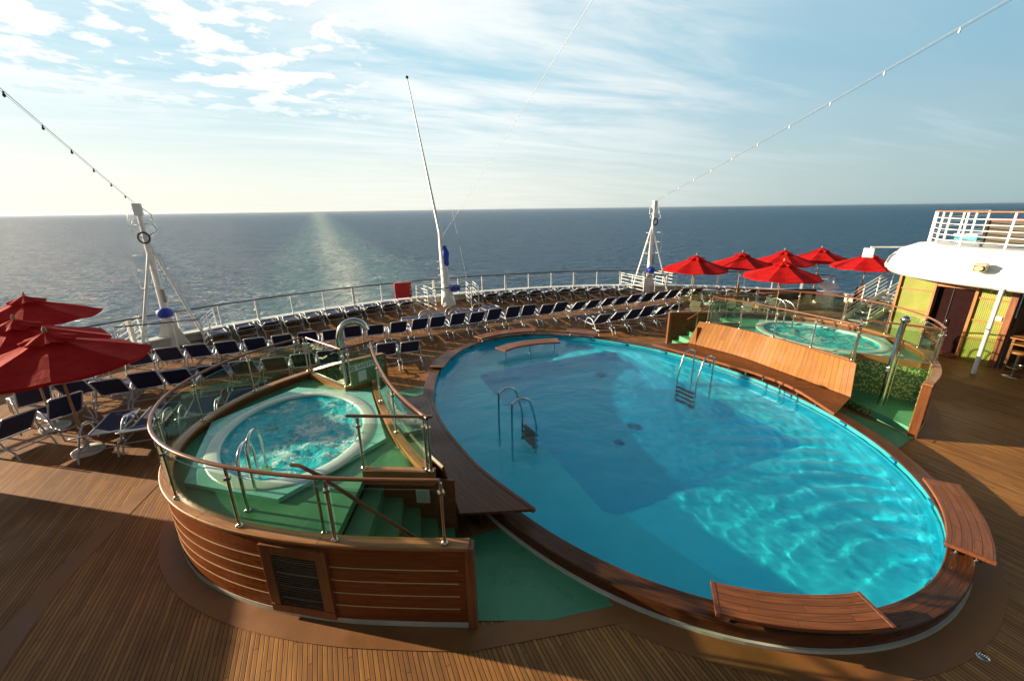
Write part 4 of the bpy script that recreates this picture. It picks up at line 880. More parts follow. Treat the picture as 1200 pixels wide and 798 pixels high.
rj = lambda s_: random.uniform(-s_, s_)
# row along the stern rail, port run and starboard run
run = [-4.3 + 0.86 * k for k in range(10)]
for i, x in enumerate(run): y = stern_y(x) - 1.35; place(lo, x, y + 0.15, math.atan(-(2 * .018 * (x - AX))) + rj(.04), "navy lounger, %s, in the stern-rail row left of the red box" % ordl(i, len(run)))
run = [7.3 + 0.86 * k for k in range(11)]
for i, x in enumerate(run): y = stern_y(x) - 1.35; place(lo, x, y + 0.1, math.atan(-(2 * .018 * (x - AX))) + rj(.04), "navy lounger, %s, in the stern-rail row right of the flagpole" % ordl(i, len(run)))
run = [19.3 + 0.8 * k for k in range(4)]
for i, x in enumerate(run): y = stern_y(x) - 1.5; place(lo, x, y, math.atan(-(2 * .018 * (x - AX))) + rj(.05), "navy lounger, %s, at the rail beyond the right mast" % ordl(i, 4))
# middle row, y = 16
run = [-5.75 + 0.8 * k for k in range(15)]
for i, x in enumerate(run): place(hi, x + rj(.05), 16.45 + rj(.10), rj(.09), "navy raised-back lounger, %s, left half of the middle row" % ordl(i, len(run)))
run = [6.35 + 0.83 * k for k in range(15)]
for i, x in enumerate(run): place(hi, x + rj(.05), 16.45 + rj(.10), rj(.09), "navy raised-back lounger, %s, right half of the middle row" % ordl(i, len(run)))
# front row, y = 13.5
run = [-5.6, -4.88, -4.15, -3.3, -2.55, -1.75, -1.0, -0.25]
for i, x in enumerate(run): place(hi, x, 13.95 + rj(.06), rj(.06), "navy lounger, %s, front row behind the left hot tub glass" % ordl(i, len(run)))
run = [1.46, 2.22]
for i, x in enumerate(run): place(hi, x, 13.85, rj(.03), "navy lounger, %s of the pair by the far left coping" % ("left" if i == 0 else "right"))
run = [10.1, 10.9, 11.7, 12.45, 13.25, 14.05]
for i, x in enumerate(run): place(hi, x, 14.0 + rj(.05), rj(.05), "navy lounger, %s, front row beyond the right end of the pool" % ordl(i, len(run)))
# flat ones by the flagpole
for i, (x, y, a) in enumerate(((3.75, 17.95, 1.35), (5.1, 18.15, 1.5), (6.5, 18.2, 1.7))): place(flat_, x, y + 0.2, a, "navy lounger lying flat, %s of the three in front of the flagpole" % (("left", "middle", "right")[i]))
# angled ones near the left umbrellas
for i, (x, y, a, s_, lb) in enumerate(((-4.96, 11.35, 0.02, lo, "reclined navy lounger right of the nearest left umbrella pole"), (-4.2, 11.4, -0.04, lo, "reclined navy lounger between the nearest left umbrella pole and the hot tub glass"), (-3.25, 11.45, 0.05, lo, "reclined navy lounger just outside the left end of the hot tub glass"), (-2.5, 11.55, 0.0, lo, "reclined navy lounger seen through the left hot tub glass, nearest the tub"),
        (-6.35, 12.75, 0.75, hi, "angled navy lounger just left of the nearest left umbrella pole"), (-6.95, 12.0, 0.95, hi, "angled navy lounger at the left edge of the picture, nearest the camera"), (-7.4, 14.0, 0.6, hi, "angled navy lounger under the left umbrellas, farther back at the left edge"), (-7.0, 15.6, 0.1, hi, "navy lounger beneath the middle of the left umbrellas"), (-6.5, 14.3, 0.1, hi, "navy lounger right of centre beneath the left umbrellas"))): place(s_, x, y, a, lb)

# ------------------------------------------------------------------ umbrellas
def make_umbrella():
    t = thing("umbrella", "tmp", "umbrella", (0, 0, 0), 0, "red umbrellas on the aft deck")
    R1, zr, za = 1.52, 2.12, 2.68; n = 8
    m = MB(); sub = 6
    def cp(a, r, seed):   # canopy point
        k = (a / (2 * math.pi) * n) % 1.0; f = math.sin(math.pi * k); rr_ = r * (1 - 0.055 * f); z = za - (za - zr) * (r / R1) ** 0.92 - 0.055 * f * (r / R1) - 0.01 * noise.noise(Vector((a * 3, r * 4, seed)))
        return (rr_ * math.cos(a), rr_ * math.sin(a), z)
    rs = [0.24, 0.5, 0.8, 1.1, 1.35, R1]; rows = [[cp(2 * math.pi * k / (n * sub), r, 1) for k in range(n * sub)] for r in rs]
    low = [(p[0] * 1.0, p[1] * 1.0, p[2] - 0.06) for p in rows[-1]]; m.grid(rows, False, True, smooth=False); 
    m.grid([rows[-1], low], False, True, smooth=False); m.build("canopy", 'canvas', t)
    v = MB(); rs2 = [0.03, 0.22, 0.42]; v.grid([[(lambda p: (p[0], p[1], p[2] + 0.075 + (0.03 * math.sin(8 * 2 * math.pi * k / (n * sub)) if r > .4 else 0)))(cp(2 * math.pi * k / (n * sub), r, 2)) for k in range(n * sub)] for r in rs2], False, True, smooth=False); v.build("vent_cap", 'canvas', t)
    MB().tube([(0, 0, 0.06), (0, 0, 2.70)], 0.024, 10).build("pole", 'polewood', t)
    MB().lathe([(0.02, 2.68), (0.035, 2.76), (0.04, 2.80), (0.015, 2.86)], (0, 0, 0), 10).build("finial", 'polewood', t)
    MB().lathe([(0.28, 0.0), (0.28, 0.05), (0.24, 0.075), (0.05, 0.09), (0.045, 0.3), (0.028, 0.31)], (0, 0, 0), 20).build("base", 'white', t)
    for k in range(n):
        a = 2 * math.pi * k / n; MB().tube([(0.03 * math.cos(a), 0.03 * math.sin(a), za - 0.08), (1.48 * math.cos(a), 1.48 * math.sin(a), zr - 0.0)], 0.009, 5).build("rib", 'polewood', t)
    return t
um = make_umbrella()
US = [(-5.33, 11.14, 0.35, "large red umbrella nearest the camera on the left, golden pole"), (-6.60, 12.9, 0.1, "red umbrella on the left, behind and left of the nearest one"), (-8.15, 16.7, 0.3, "farthest and highest of the three red umbrellas on the left"),
      (16.40, 14.85, 0.2, "leftmost red umbrella of the right-hand cluster, beside the mast"), (19.4, 14.7, 0.3, "second red umbrella from the left in the right-hand cluster, back row"), (22.2, 14.4, 0.1, "third red umbrella from the left in the right-hand back row, partly hidden"),
      (25.0, 14.2, 0.25, "red umbrella at the right end of the back row against the sea"), (17.75, 11.45, 0.30, "nearest red umbrella of the right-hand cluster, in front of the others"), (24.1, 11.5, 0.15, "red umbrella beside the white roof and its floodlight")]
for i, (x, y, a, lb) in enumerate(US):
    if i == 0: um.location = (x, y, 0); um.rotation_euler = (0, 0, a); um['label'] = lb
    else: dup(um, (x, y, 0), a, lb)

# ------------------------------------------------------------------ masts
def mast(label, x, y, s):       # s = +1: centre line lies towards +x
    t = thing("signal_mast", label, "mast", (x, y, 0), 0, "white masts at the stern")
    MB().tube([(0, 0, 0), (0, 0, 1.3), (0, 0, 3.8), (0, 0, 5.0)], 0.15, 12, radii=[0.19, 0.14, 0.10, 0.07]).build("column", 'white', t)
    for a in ((1.0 * s, 0.3), (-0.75 * s, -0.95)):
        MB().tube([(a[0], a[1], 0), (0.05 * s, 0.02, 3.9)], 0.052, 10).build("leg", 'white', t)
    g = MB(); g.prism([(0.85, -0.02), (-0.6, -0.02), (-0.6, 0.02), (0.85, 0.02)], 0, 0.02)
    for q in (-1, 1): g.face([(-0.55 * q * 1.0, -0.12 , 0.01), (0, -0.12, 1.25), (0, -0.06, 1.25), (-0.55 * q, -0.06, 0.01)]); 
    g.face([(-0.55, -0.12, 0.01), (0.55, -0.12, 0.01), (0.10, -0.12, 1.25), (-0.10, -0.12, 1.25)]); g.face([(-0.10, -0.06, 1.25), (0.10, -0.06, 1.25), (0.55, -0.06, 0.01), (-0.55, -0.06, 0.01)])
    g.face([(-.1, -.12, 1.25), (.1, -.12, 1.25), (.1, -.06, 1.25), (-.1, -.06, 1.25)])
    g.build("gusset_plate", 'white', t)
    for k in range(9):
        z = 0.5 + 0.38 * k; f = z / 3.9; MB().tube([(0, 0, z), (1.0 * s * (1 - f) + 0.05 * s * f, 0.3 * (1 - f), z)], 0.014, 6).build("rung", 'white', t)
    c = MB(); w = 0.42
    for z in (2.35, 3.0, 3.55): c.tube([(-w, 0.05, z), (-w, -0.35, z), (w, -0.35, z), (w, 0.05, z)], 0.014, 6)
    for xx in (-w, w): c.tube([(xx, -0.35, 2.35), (xx, -0.35, 3.55)], 0.014, 6)
    c.build("safety_cage", 'white', t)
    MB().tube([(0.17 * math.cos(a), -0.16, 4.15 + 0.19 * math.sin(a)) for a in [2 * math.pi * k / 20 for k in range(20)]], 0.032, 8, closed=True).build("cable_ring", 'black', t)
    h = MB(); h.box((0, 0, 5.12), (0.24, 0.20, 0.42), bev=0.02); h.box((0, 0, 4.62), (0.7, 0.05, 0.04)); h.tube([(-0.34, 0, 4.62), (-0.34, 0, 4.95), (-0.1, 0, 5.2)], 0.015, 6); h.tube([(0.34, 0, 4.62), (0.34, 0, 4.95), (0.1, 0, 5.2)], 0.015, 6); h.tube([(0.0, -.1, 4.1), (0.42, -.1, 4.4), (0.3, -.1, 4.75)], 0.018, 6); h.tube([(0, -.1, 4.1), (-0.35, -.1, 4.45), (-0.15, -.1, 4.8)], 0.018, 6)
    h.build("mast_head", 'white', t)
    bc = MB(); bc.lathe([(0.05, 1.16), (0.21, 1.2), (0.27, 1.3), (0.25, 1.44), (0.13, 1.53), (0.02, 1.55)], (0, -0.12, 0), 14); bc.build("winch_cover", 'blue', t)
    MB().box((0.12, -0.12, 2.0), (0.10, 0.08, 0.5), bev=0.01).build("junction_box", 'grey', t)
    # enclosure of white barred rails
    e = thing("mast_enclosure", "white barred enclosure round the foot of the %s" % ("left mast" if s > 0 else "right mast"), "railing", (x, y, 0), 0, "barred enclosures at the foot of the masts")
    for (p0, p1) in (((-1.25, -1.05), (-1.25, 1.0)), ((1.25, -1.05), (1.25, 1.2))):
        f = MB()
        for z in (0.15, 0.36, 0.57, 0.78, 0.99, 1.12): f.tube([(*p0, z), (*p1, z)], 0.02, 6)
        for q in (p0, p1, ((p0[0] + p1[0]) / 2, (p0[1] + p1[1]) / 2)): f.tube([(*q, 0), (*q, 1.13)], 0.028, 6)
        f.build("side_rail", 'white', e)
    MB().tube([(-1.25, -1.05, 1.17), (1.25, -1.05, 1.17)], 0.035, 8, flat=0.7).build("handrail", plain("dark_handrail", (0.09, 0.05, 0.035), 0.35), e)
    for xx in (-0.42, 0.42): MB().tube([(xx, -1.05, 0), (xx, -1.05, 1.15)], 0.018, 6).build("post", 'white', e)
mast("white tripod mast with black ring and blue cover at the left of the stern", -5.86, 19.65, 1)
mast("white tripod mast with black ring and blue cover beside the right umbrellas", 17.95, 19.7, -1)

# flagpole at the centre
fp = thing("flagpole", "tall thin white raked flagpole on a thick foot at the centre of the stern", "flagpole", (5.85, 21.6, 0))
MB().tube([(0, 0, 0), (-0.05, 0.2, 1.2), (-0.08, 0.5, 3.2), (-0.08, 0.62, 3.9)], 0.2, 12, radii=[0.42, 0.24, 0.15, 0.11]).build("foot", 'white', fp)
MB().tube([(-0.09, 0.6, 3.7), (0.0, 6.28, 12.36)], 0.06, 8, radii=[0.085, 0.03]).build("pole", 'white', fp)
MB().ball((0.0, 6.28, 12.4), 0.09).build("truck", 'black', fp)
MB().tube(spline([(0.02, 0.35, 2.05), (0.05, 0.30, 2.4), (0.06, 0.33, 2.8), (0.02, 0.42, 3.15)], 4), 0.2, 12, radii=[0.10, .17, .20, .19, .17, .16, .18, .20, .2, .17, .15, .13, .09]).build("blue_cover", 'blue', fp)
MB().box((0.35, -0.1, 0.95), (0.5, 0.35, 0.3), bev=0.03).build("winch_cover", 'blue', fp)
for k in range(6): MB().tube([(-0.22, 0.0 + .06 * k, 0.6 + .35 * k), (-0.40, 0.0 + .06 * k, 0.6 + .35 * k), (-0.40, 0.12 + .06 * k, 0.6 + .35 * k), (-.2, .12 + .06 * k, 0.6 + .35 * k)], 0.012, 5).build("foot_rung", 'white', fp)
e = thing("mast_enclosure", "white barred enclosure round the foot of the central flagpole", "railing", (5.85, 21.3, 0), 0, "barred enclosures at the foot of the masts")
for sx in (-1, 1):
    for off_ in (0.95, 1.35):
        f = MB(); p0, p1 = (sx * off_, -0.8), (sx * (off_ + 0.25), 0.8)
        for z in (0.15, 0.36, 0.57, 0.78, 0.99, 1.12): f.tube([(*p0, z), (*p1, z)], 0.02, 6)
        for q in (p0, p1): f.tube([(*q, 0), (*q, 1.13)], 0.028, 6)
        f.build("side_rail", 'white', e)
MB().tube([(-1.1, -0.8, 1.17), (1.1, -0.8, 1.17)], 0.035, 8, flat=0.7).build("handrail", plain("dark_front_rail", (0.09, 0.05, 0.035), 0.35), e)
rb = thing("red_locker", "red box hanging on the stern rail left of the flagpole", "locker", (3.55, 22.05, 0))
MB().box((0, 0, 0.98), (0.86, 0.22, 0.80), bev=0.02).build("body", 'red', rb)
MB().box((0, -0.116, 0.98), (0.78, 0.012, 0.72), bev=0.004).build("door", 'red', rb)
for z in (0.8, 1.0, 1.2): MB().box((0.36, -0.13, z), (0.05, 0.02, 0.05)).build("latch", 'white', rb)
for xx in (-0.35, 0.35): MB().box((xx, 0.02, 0.29), (0.05, 0.05, 0.58)).build("leg", 'white', rb)

# light strings running from the mast heads up over the deck
far = Vector((0, 0, 5)) - (Fw + Rw * ((400 - 600) / 485) + Uw * ((399 - 463) / 485)).normalized() * 26
def string(label, a, sag, n, bulbs=True, r=0.006, b_=None, lift=0.0):
    a = Vector(a); end = Vector(b_) if b_ else far; t = thing("light_string" if bulbs else "rigging_wire", label, "light string" if bulbs else "wire", a, 0)
    pts = [a.lerp(end, k / 60) - Vector((0, 0, sag * 4 * (k / 60) * (1 - k / 60))) - a for k in range(61)]
    MB().tube(pts, r, 5).build("cable", 'grey' if bulbs else 'white', t)
    if bulbs:
        MB().tube([p + Vector((0, 0.0, -0.05)) for p in pts], r * 0.6, 4).build("power_cable", 'black', t)
        for k in range(2, 60, 2):
            p = pts[k]; m = MB(); m.lathe([(0.012, 0.0), (0.016, -0.03), (0.026, -0.055), (0.022, -0.08), (0.004, -0.095)], (p.x, p.y, p.z - 0.02), 8); m.build("bulb_holder", 'black' if a.x < 0 else 'white', t)
string("light string with small lamps rising from the left mast to the upper left", (-5.86, 19.65, 5.3), 0.35, 0)
string("light string with small lamps rising from the right mast to the upper right", (17.95, 19.7, 5.35), 0.35, 0)
string("thin pale wire rising from the flagpole foot to the top of the picture", (5.82, 22.1, 3.6), 0.0, 0, False, 0.005)
string("thin pale stay wire from above the flagpole foot down to the stern rail", (7.05, 21.95, 1.3), 0.0, 0, False, 0.007, b_=(6.25, 21.4, 5.0))

# ------------------------------------------------------------------ deckhouses (starboard in view; port one only just outside the picture, it shades the deck)
def deckhouse(s):
    sx = 1 if s > 0 else -1; X = lambda x: x if sx > 0 else 12.1 - x
    B = thing("deckhouse", "deckhouse with lime corrugated walls and white overhanging roof on the right" if s > 0 else "deckhouse on the left side of the deck, just outside the picture", "deckhouse", (X(19.1), 6.5, 0))
    ox, oy = X(19.1), 6.5
    def P(x): return (X(x) - ox)
    Yn = -9.0
    # front wall panels
    def wall(name, y0, y1, z0, z1, mat, x=19.1, th=0.10, parent=B): return MB().box((P(x + th / 2), (y0 + y1) / 2 - oy, (z0 + z1) / 2), (th, y1 - y0, z1 - z0)).build(name, mat, parent)
    wall("lime_panel", 6.92, 7.93, 0, 2.62, 'lime'); wall("lime_panel", 5.12, 5.90, 0, 2.62, 'lime'); wall("wall", 5.90, 6.92, 2.36, 2.62, plain("maroon_lintel", (0.28, 0.03, 0.02), 0.4))
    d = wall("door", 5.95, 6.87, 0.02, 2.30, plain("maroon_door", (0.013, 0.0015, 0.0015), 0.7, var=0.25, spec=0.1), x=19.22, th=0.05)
    MB().box((P(19.205), 0.0, 1.15), (0.02, 0.016, 2.2)).build("door_seam", 'black', d)
    MB().tube([(P(19.19), 0.0 - 0.06, 1.0), (P(19.15), -0.06, 1.02), (P(19.15), -0.06, 1.22), (P(19.19), -0.06, 1.24)], 0.012, 6).build("handle", 'steel', d)
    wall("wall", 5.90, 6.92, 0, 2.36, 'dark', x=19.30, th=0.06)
    MB().box((P(19.0), 0.0 - 0.1, 0.06), (0.35, 1.0, 0.12), bev=0.01).build("door_sill", 'woodh', B)
    for y in (7.93, 6.93, 5.89, 5.10): MB().box((P(19.075), y - oy, 1.30), (0.11, 0.075, 2.60), bev=0.006).build("wall_post", 'trim', B)
    MB().box((P(19.075), 6.41 - oy, 2.34), (0.10, 0.96, 0.07)).build("lintel_trim", 'trim', B)
    for (ya, yb) in ((6.97, 7.89), (5.14, 5.85)):
        for z in (0.75, 1.36, 2.08): MB().box((P(19.085), (ya + yb) / 2 - oy, z), (0.035, yb - ya, 0.045)).build("wall_trim", 'trim', B)
    MB().box((P(19.02), 5.10 - oy - 0.08, 1.28), (0.22, 0.16, 2.56), bev=0.01).build("corner_post", 'woodv', B)
    # side wall facing aft and the inside
    MB().box((P(22.5), 7.95 - oy, 1.3), (6.7, 0.08, 2.6)).build("wall", 'lime', B)
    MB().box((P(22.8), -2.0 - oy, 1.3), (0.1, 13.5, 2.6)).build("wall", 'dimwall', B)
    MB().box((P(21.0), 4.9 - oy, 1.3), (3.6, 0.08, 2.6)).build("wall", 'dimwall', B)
    # roof slab with a bulging white edge
    low = [(26.9, 9.2), (21.5, 9.35), (20.35, 9.0), (19.3, 8.35), (18.6, 7.6), (18.1, 6.6), (17.85, 5.4), (17.75, 3.5), (17.75, Yn)]
    low = spline(low, 5); up = [(x + 0.10 if x < 26 else x, y) for x, y in low]
    n_ = len(low)
    mid_ = []
    rows = []
    for f, z in ((0.10, 2.62), (0.0, 2.56), (-0.03, 2.70), (0.05, 3.0), (0.35, 3.35), (0.80, 3.58), (1.05, 3.62)):
        rows.append([(P(p[0]), p[1] - oy, z) for p in offset(low, -f)] if sx > 0 else [(P(p[0]), p[1] - oy, z) for p in offset(low, -f)])
    r_ = MB(); r_.grid(rows)
    r_.build("roof_edge", 'roofw', B)
    top = offset(low, -1.04) + [(26.9, Yn)]; bot = offset(low, -0.05) + [(26.9, Yn)]
    MB().prism([(P(x), y - oy) for x, y in top], 3.45, 3.615).build("roof", 'roofw', B)
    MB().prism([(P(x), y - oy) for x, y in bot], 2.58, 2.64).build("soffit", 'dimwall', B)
    c = MB(); c.tube([(P(17.75), 5.01 - oy, 0), (P(17.75), 5.01 - oy, 2.62)], 0.055, 12)
    c.build("column", 'white', B)
    # upper railing
    rp = resample([(x, y) for x, y in offset(low, -1.02) if x < 26][8:], 1.25)
    U_ = thing("upper_railing", "white barred railing with varnished top rail on the right-hand roof" if s > 0 else "white barred railing on the left deckhouse roof, outside the picture", "railing", (ox, oy, 3.6))
    Q = [(P(x), y - oy) for x, y in rp]
    MB().tube([(x, y, 1.12) for x, y in Q], 0.045, 8, flat=0.6).build("handrail", wood_obj("top_rail_teak", (0.30, 0.11, 0.03), (0.45, 0.19, 0.06), 1), U_)
    bars = MB()
    for z in (0.18, 0.36, 0.54, 0.72, 0.90): bars.tube([(x, y, z) for x, y in Q], 0.014, 6)
    bars.build("bars", 'white', U_)
    for i, (x, y) in enumerate(Q): MB().box((x, y, 0.55), (0.05, 0.05, 1.1)).build("post", 'white', U_)
    if s > 0:
        V_ = thing("upper_railing", "second white barred railing standing behind the first on the right-hand roof", "railing", (ox, oy, 3.6)); V_['group'] = "railings on the right-hand roof"; U_['group'] = "railings on the right-hand roof"
        Q = [(P(x), y - oy) for x, y in resample([(21.8, 8.5), (25.5, 8.3)], 0.95)]
        MB().tube([(x, y, 1.10) for x, y in Q], 0.035, 8, flat=0.6).build("handrail", 'white', V_)
        bars = MB()
        for z in (0.18, 0.36, 0.54, 0.72, 0.90): bars.tube([(x, y, z) for x, y in Q], 0.014, 6)
        bars.build("bars", 'white', V_)
        for (x, y) in Q: MB().box((x, y, 0.55), (0.06, 0.06, 1.1)).build("post", 'white', V_)
    return B
deckhouse(1); deckhouse(-1)
# things on the starboard roof
hn = thing("loudspeaker", "beige horn loudspeaker mounted on the white roof edge at the right", "loudspeaker", (17.80, 5.62, 3.16), R_(10))
MB().box((0, 0, 0.0), (0.34, 0.30, 0.24), bev=0.03).build("body", 'beige', hn)
MB().box((-0.172, 0, -0.01), (0.03, 0.27, 0.19), bev=0.008).build("mouth_frame", 'beige', hn)
MB().box((-0.19, 0, -0.01), (0.012, 0.22, 0.14)).build("mouth", plain("brown_horn_mouth", (0.10, 0.06, 0.03), 0.6), hn)
MB().lathe([(0.05, 0), (0.09, 0.03), (0.10, 0.05)], (0, 0, 0), 14).build("horn_bell", 'beige', hn).matrix_local = Matrix.Translation((-0.20, 0, -0.01)) @ Matrix.Rotation(R_(-90), 4, 'Y') @ Matrix.Diagonal((0.7, 1, 1, 1))
MB().tube([(0.1, -0.1, 0), (0.26, -0.16, -0.02), (0.34, -0.16, -0.1)], 0.02, 6).build("bracket", 'grey', hn)
fl = thing("floodlight", "square white floodlight on a pole arm at the left corner of the roof", "floodlight", (19.9, 9.5, 3.35), 0)
MB().tube([(1.4, -0.55, 0.0), (0.0, 0.0, 0.02)], 0.03, 8).build("arm", 'white', fl)
MB().box((-0.05, 0.02, -0.20), (0.34, 0.34, 0.36), R_(25), bev=0.03).build("lamp_housing", 'white', fl)
cv = thing("covered_lounger", "white and turquoise covered lounger behind the upper railing at the right", "lounger", (22.2, 7.2, 3.62), R_(80))
MB().box((0, 0, 0.26), (0.7, 1.9, 0.10), bev=0.03).build("cushion", 'white', cv); MB().box((0, 0, 0.14), (0.66, 1.8, 0.12), bev=0.02).build("cover", 'cover', cv)
for sx in (-.25, .25):
    for sy in (-.8, .8): MB().box((sx, sy, 0.04), (0.05, 0.05, 0.08)).build("leg", 'white', cv)
sc = thing("windscreen", "dark slatted screen with red trim behind the upper railing at the far right", "screen", (19.75, 4.7, 3.62), R_(4))
MB().box((0, 0, 0.45), (0.04, 3.4, 0.75)).build("panel", 'wicker', sc); MB().box((0, 0, 0.86), (0.06, 3.45, 0.06)).build("top_trim", 'red', sc)
for y in (-1.65, 0, 1.65): MB().box((-0.03, y, 0.42), (0.06, 0.06, 0.84)).build("post", 'black', sc)

# bar corner under the roof: high table, stools
tb = thing("bar_table", "tall wooden bar table in the shade at the right edge", "table", (19.50, 4.42, 0))
MB().box((0, 0, 1.06), (1.3, 0.8, 0.06), bev=0.01).build("table_top", 'trim', tb); MB().box((0, 0, 0.86), (1.2, 0.7, 0.04), bev=0.008).build("shelf", 'trim', tb)
for sx in (-.55, .55):
    for sy in (-.33, .33): MB().box((sx, sy, 0.52), (0.06, 0.06, 1.03)).build("leg", 'woodv', tb)
MB().tube([(-.55, -.33, .25), (.55, -.33, .25), (.55, .33, .25), (-.55, .33, .25)], 0.012, 6, closed=True).build("foot_rail", 'steel', tb)
def stool(label, x, y):
    t = thing("bar_stool", label, "stool", (x, y, 0), 0.3, "bar stools under the roof")
    MB().lathe([(0.04, 0.70), (0.19, 0.71), (0.20, 0.75), (0.17, 0.77), (0.01, 0.775)], (0, 0, 0), 18).build("seat", 'trim', t)
    MB().tube([(0, 0, 0.03), (0, 0, 0.71)], 0.03, 10).build("stem", 'steel', t); MB().lathe([(0.21, 0), (0.21, 0.015), (0.04, 0.04)], (0, 0, 0), 18).build("base", 'steel', t)
    MB().tube([(0.16 * math.cos(a), 0.16 * math.sin(a), 0.28) for a in [2 * math.pi * k / 16 for k in range(16)]], 0.01, 6, closed=True).build("foot_ring", 'steel', t)
stool("orange wooden bar stool in front of the tall table at the right edge", 18.45, 4.42); stool("second bar stool, half outside the right edge of the picture", 18.35, 3.85)
lg = MB(); lg.lathe([(0.01, -0.08), (0.13, -0.05), (0.15, 0), (0.13, 0.05), (0.01, 0.08)], (0, 0, 0), 16)
xs = thing("wall_sign", "small white oval plate on the lime panel right of the dark door", "sign", (19.03, 5.30, 1.53))
MB().box((0, 0, 0), (0.012, 0.26, 0.13), bev=0.003).build("plate", 'white', xs); MB().box((-0.008, 0, 0), (0.002, 0.18, 0.02)).build("print", 'grey', xs)

# ------------------------------------------------------------------ starboard side beyond the hot tub: stair, white box, lifebuoy, tables, settee
st = thing("deck_stair", "white metal stair with barred handrails rising behind the right hot tub", "stair", (21.2, 9.9, 0))
for sy in (-0.45, 0.45):
    MB().sweep([(-.25, sy), (2.9, sy + .15)], [(0, 0), (0, 0.01), (0.01, 0.01), (0.01, 0)]).build("kick_line", 'white', st)
    m = MB(); a = [(-0.3, sy, 0.0), (-.3, sy, 0.28), (2.9, sy + .15, 1.15), (2.9, sy + .15, 0.85)]; m.face(a); m.face([(p[0], p[1] + .03, p[2]) for p in reversed(a)]); m.face([a[1], (a[1][0], a[1][1] + .03, a[1][2]), (a[2][0], a[2][1] + .03, a[2][2]), a[2]]); m.build("stringer", 'white', st)
    f = MB()
    for z in (0.35, 0.55, 0.75, 0.95, 1.1): f.tube([(-.3, sy, z + .1), (2.9, sy + .15, z + 0.95)], 0.018 if z < 1 else 0.026, 6)
    f.build("bars", 'white', st)
    for k in range(4): x = -.3 + 3.2 * k / 3; MB().tube([(x, sy, 0.1 + 0.85 * k / 3), (x, sy, 1.22 + 0.85 * k / 3)], 0.026, 8).build("post", 'white', st)
for k in range(9): MB().box((0.0 + 0.35 * k, 0.03, 0.11 * (k + 1) - .02), (0.33, 0.86, 0.04)).build("tread", 'grey', st)
wb = thing("equipment_box", "white equipment console with turquoise cover by the right-hand rail", "equipment box", (23.6, 12.6, 0), R_(10))
MB().box((0, 0, 0.35), (1.5, 0.8, 0.7), bev=0.04).build("body", 'white', wb); m = MB(); m.box(None, (1.46, 0.5, 0.10), M4=Matrix.Translation((0.05, 0.1, 0.95)) @ Matrix.Rotation(R_(25), 4, 'X')); m.build("lid", 'white', wb)
MB().box((0.2, -0.42, 0.30), (1.2, 0.05, 0.45), bev=0.02).build("cover", 'cover', wb)
MB().tube([(0.4, 0.3, 0.7), (0.4, 0.3, 1.45), (0.9, 0.3, 1.45)], 0.03, 8).build("pipe", 'white', wb)
lb = thing("lifebuoy", "orange and white lifebuoy on a stand beside the white equipment box", "lifebuoy", (23.9, 11.4, 0.6), R_(15))
m_or = plain("orange_lifebuoy", (0.75, 0.13, 0.03), 0.5)
MB().tube([(0.30 * math.cos(a), 0, 0.30 + 0.30 * math.sin(a)) for a in [2 * math.pi * k / 28 for k in range(28)]], 0.065, 10, closed=True).build("ring", m_or, lb)
for q in range(4):
    a0 = R_(45 + 90 * q); MB().tube([(0.30 * math.cos(a0 + d), 0, 0.30 + 0.30 * math.sin(a0 + d)) for d in (-.16, 0, .16)], 0.070, 10).build("band", 'white', lb)
MB().box((0, 0.12, -0.12), (0.7, 0.05, 1.25), bev=0.01).build("stand", 'dark', lb)
def table(label, x, y, r=0.42, h=0.72):
    t = thing("round_table", label, "table", (x, y, 0), 0, "small round tables among the umbrellas")
    MB().lathe([(r * 0.97, h - 0.03), (r, h - 0.02), (r, h), (0.01, h + 0.001)], (0, 0, 0), 24).build("table_top", 'tabletop', t); MB().tube([(0, 0, 0.02), (0, 0, h - 0.03)], 0.03, 8).build("stem", 'brass', t); MB().lathe([(0.22, 0), (0.22, 0.02), (0.04, 0.05)], (0, 0, 0), 18).build("base", 'grey', t)
table("small round table just behind the brown end wall of the right platform", 13.4, 12.9); table("small round table below the leftmost umbrella of the right cluster", 16.0, 13.2); table("small round table under the nearest umbrella of the right cluster", 17.9, 12.3)
table("small round table by the right mast side of the umbrellas", 18.6, 15.6)
def chair(label, x, y, rz, c='wicker'):
    t = thing("deck_chair", label, "chair", (x, y, 0), rz, "chairs among the right-hand umbrellas")
    MB().box((0, 0, 0.42), (0.46, 0.46, 0.05), bev=0.01).build("seat", c, t); m = MB(); m.box(None, (0.46, 0.04, 0.5), M4=Matrix.Translation((0, -0.26, 0.68)) @ Matrix.Rotation(R_(-12), 4, 'X')); m.build("backrest", c, t)
    for sx in (-.2, .2):
        for sy in (-.2, .2): MB().tube([(sx, sy, 0), (sx, sy, 0.41)], 0.014, 6).build("leg", 'alu', t)
        MB().tube([(sx * 1.2, -.24, .62), (sx * 1.2, .2, .64), (sx * 1.2, .2, .0)], 0.015, 6).build("armrest", 'alu', t)
chair("dark wicker chair facing the small table behind the brown end wall", 14.0, 12.5, 1.6); chair("dark wicker chair left of the small table below the leftmost right umbrella", 15.3, 13.4, -1.4); chair("dark wicker chair right of the table below the leftmost right umbrella", 16.7, 13.0, 1.5)
chair("dark wicker chair left of the table under the nearest right umbrella", 17.2, 12.2, -1.5); chair("dark wicker chair right of the table under the nearest right umbrella", 18.7, 12.5, 1.6); chair("dark wicker chair by the rail between the right umbrellas", 20.2, 15.6, 0.4)
bn = thing("storage_bench", "long tan storage bench with two white supports beyond the right hot tub", "bench", (21.2, 13.1, 0), R_(-22))
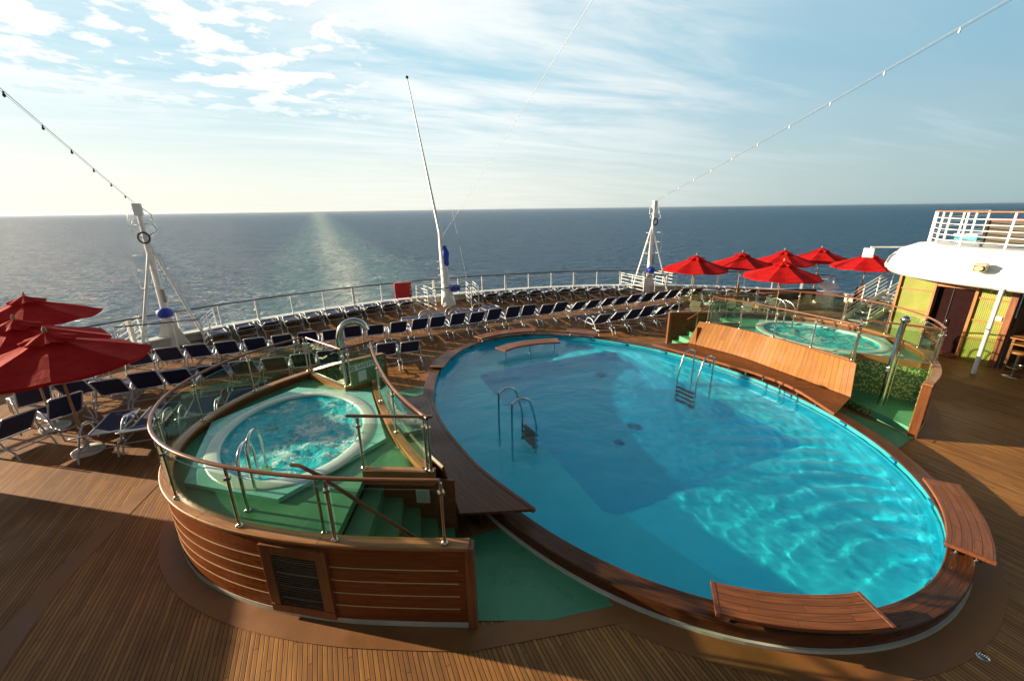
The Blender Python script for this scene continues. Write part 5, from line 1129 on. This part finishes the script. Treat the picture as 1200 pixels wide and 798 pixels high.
MB().box((0, 0, 0.10), (3.4, 0.9, 0.16), bev=0.01).build("plinth", 'trim', bn); MB().box((0.1, 0.35, 0.62), (3.0, 0.12, 0.55), bev=0.02).build("backrest", 'charcoal', bn)
for x in (-0.9, 0.9):
    m = MB(); m.face([(x - .35, -.1, .18), (x + .15, -.1, .18), (x + .22, -.1, .78), (x - .08, -.1, .78)]); m.face([(x - .08, .05, .78), (x + .22, .05, .78), (x + .15, .05, .18), (x - .35, .05, .18)]); m.face([(x - .08, -.1, .78), (x + .22, -.1, .78), (x + .22, .05, .78), (x - .08, .05, .78)]); m.face([(x - .35, -.1, .18), (x - .08, -.1, .78), (x - .08, .05, .78), (x - .35, .05, .18)]); m.face([(x + .22, -.1, .78), (x + .15, -.1, .18), (x + .15, .05, .18), (x + .22, .05, .78)]); m.build("support", 'beige', bn)
MB().box((0, -.05, 0.80), (3.0, 0.5, 0.05), bev=0.01).build("top_board", plain("maroon_table_board", (0.16, 0.03, 0.02), 0.4), bn)
# unseen screen added to port, sized so its shadow falls on the near deck
ws = thing("shade_screen", "unseen white screen added at the left to shade the deck, outside the picture", "shade screen", (-8.4, 9.6, 0))
MB().box((0, 0, 1.0), (0.08, 3.9, 2.0)).build("panel", 'white', ws)
for y in (-1.9, 0, 1.9): MB().box((0.07, y, 1.0), (0.05, 0.06, 1.98)).build("post", 'white', ws)
# drain cover in the near deck
dc = thing("deck_drain", "round metal drain cover in the teak deck at the bottom right", "drain cover", (6.33, 0.95, 0.004))
MB().lathe([(0.065, 0), (0.062, 0.006), (0.005, 0.007)], (0, 0, 0), 20).build("plate", 'steel', dc)
sl = MB()
for k in range(5): sl.box((0, -0.036 + k * 0.018, 0.0085), (0.075 - abs(k - 2) * 0.01, 0.006, 0.002))
sl.build("slots", 'black', dc)
kind(MB().sweep(spline([(-4.3, 2.2), (-4.05, 3.15), (-4.1, 4.6), (-4.17, 5.6), (-4.15, 6.7), (-3.9, 8.0), (-3.6, 9.3)], 6), [(-0.15, 0.0), (-0.15, 0.005), (0.15, 0.005), (0.15, 0.0)]).build("deck_band", 'apron'))
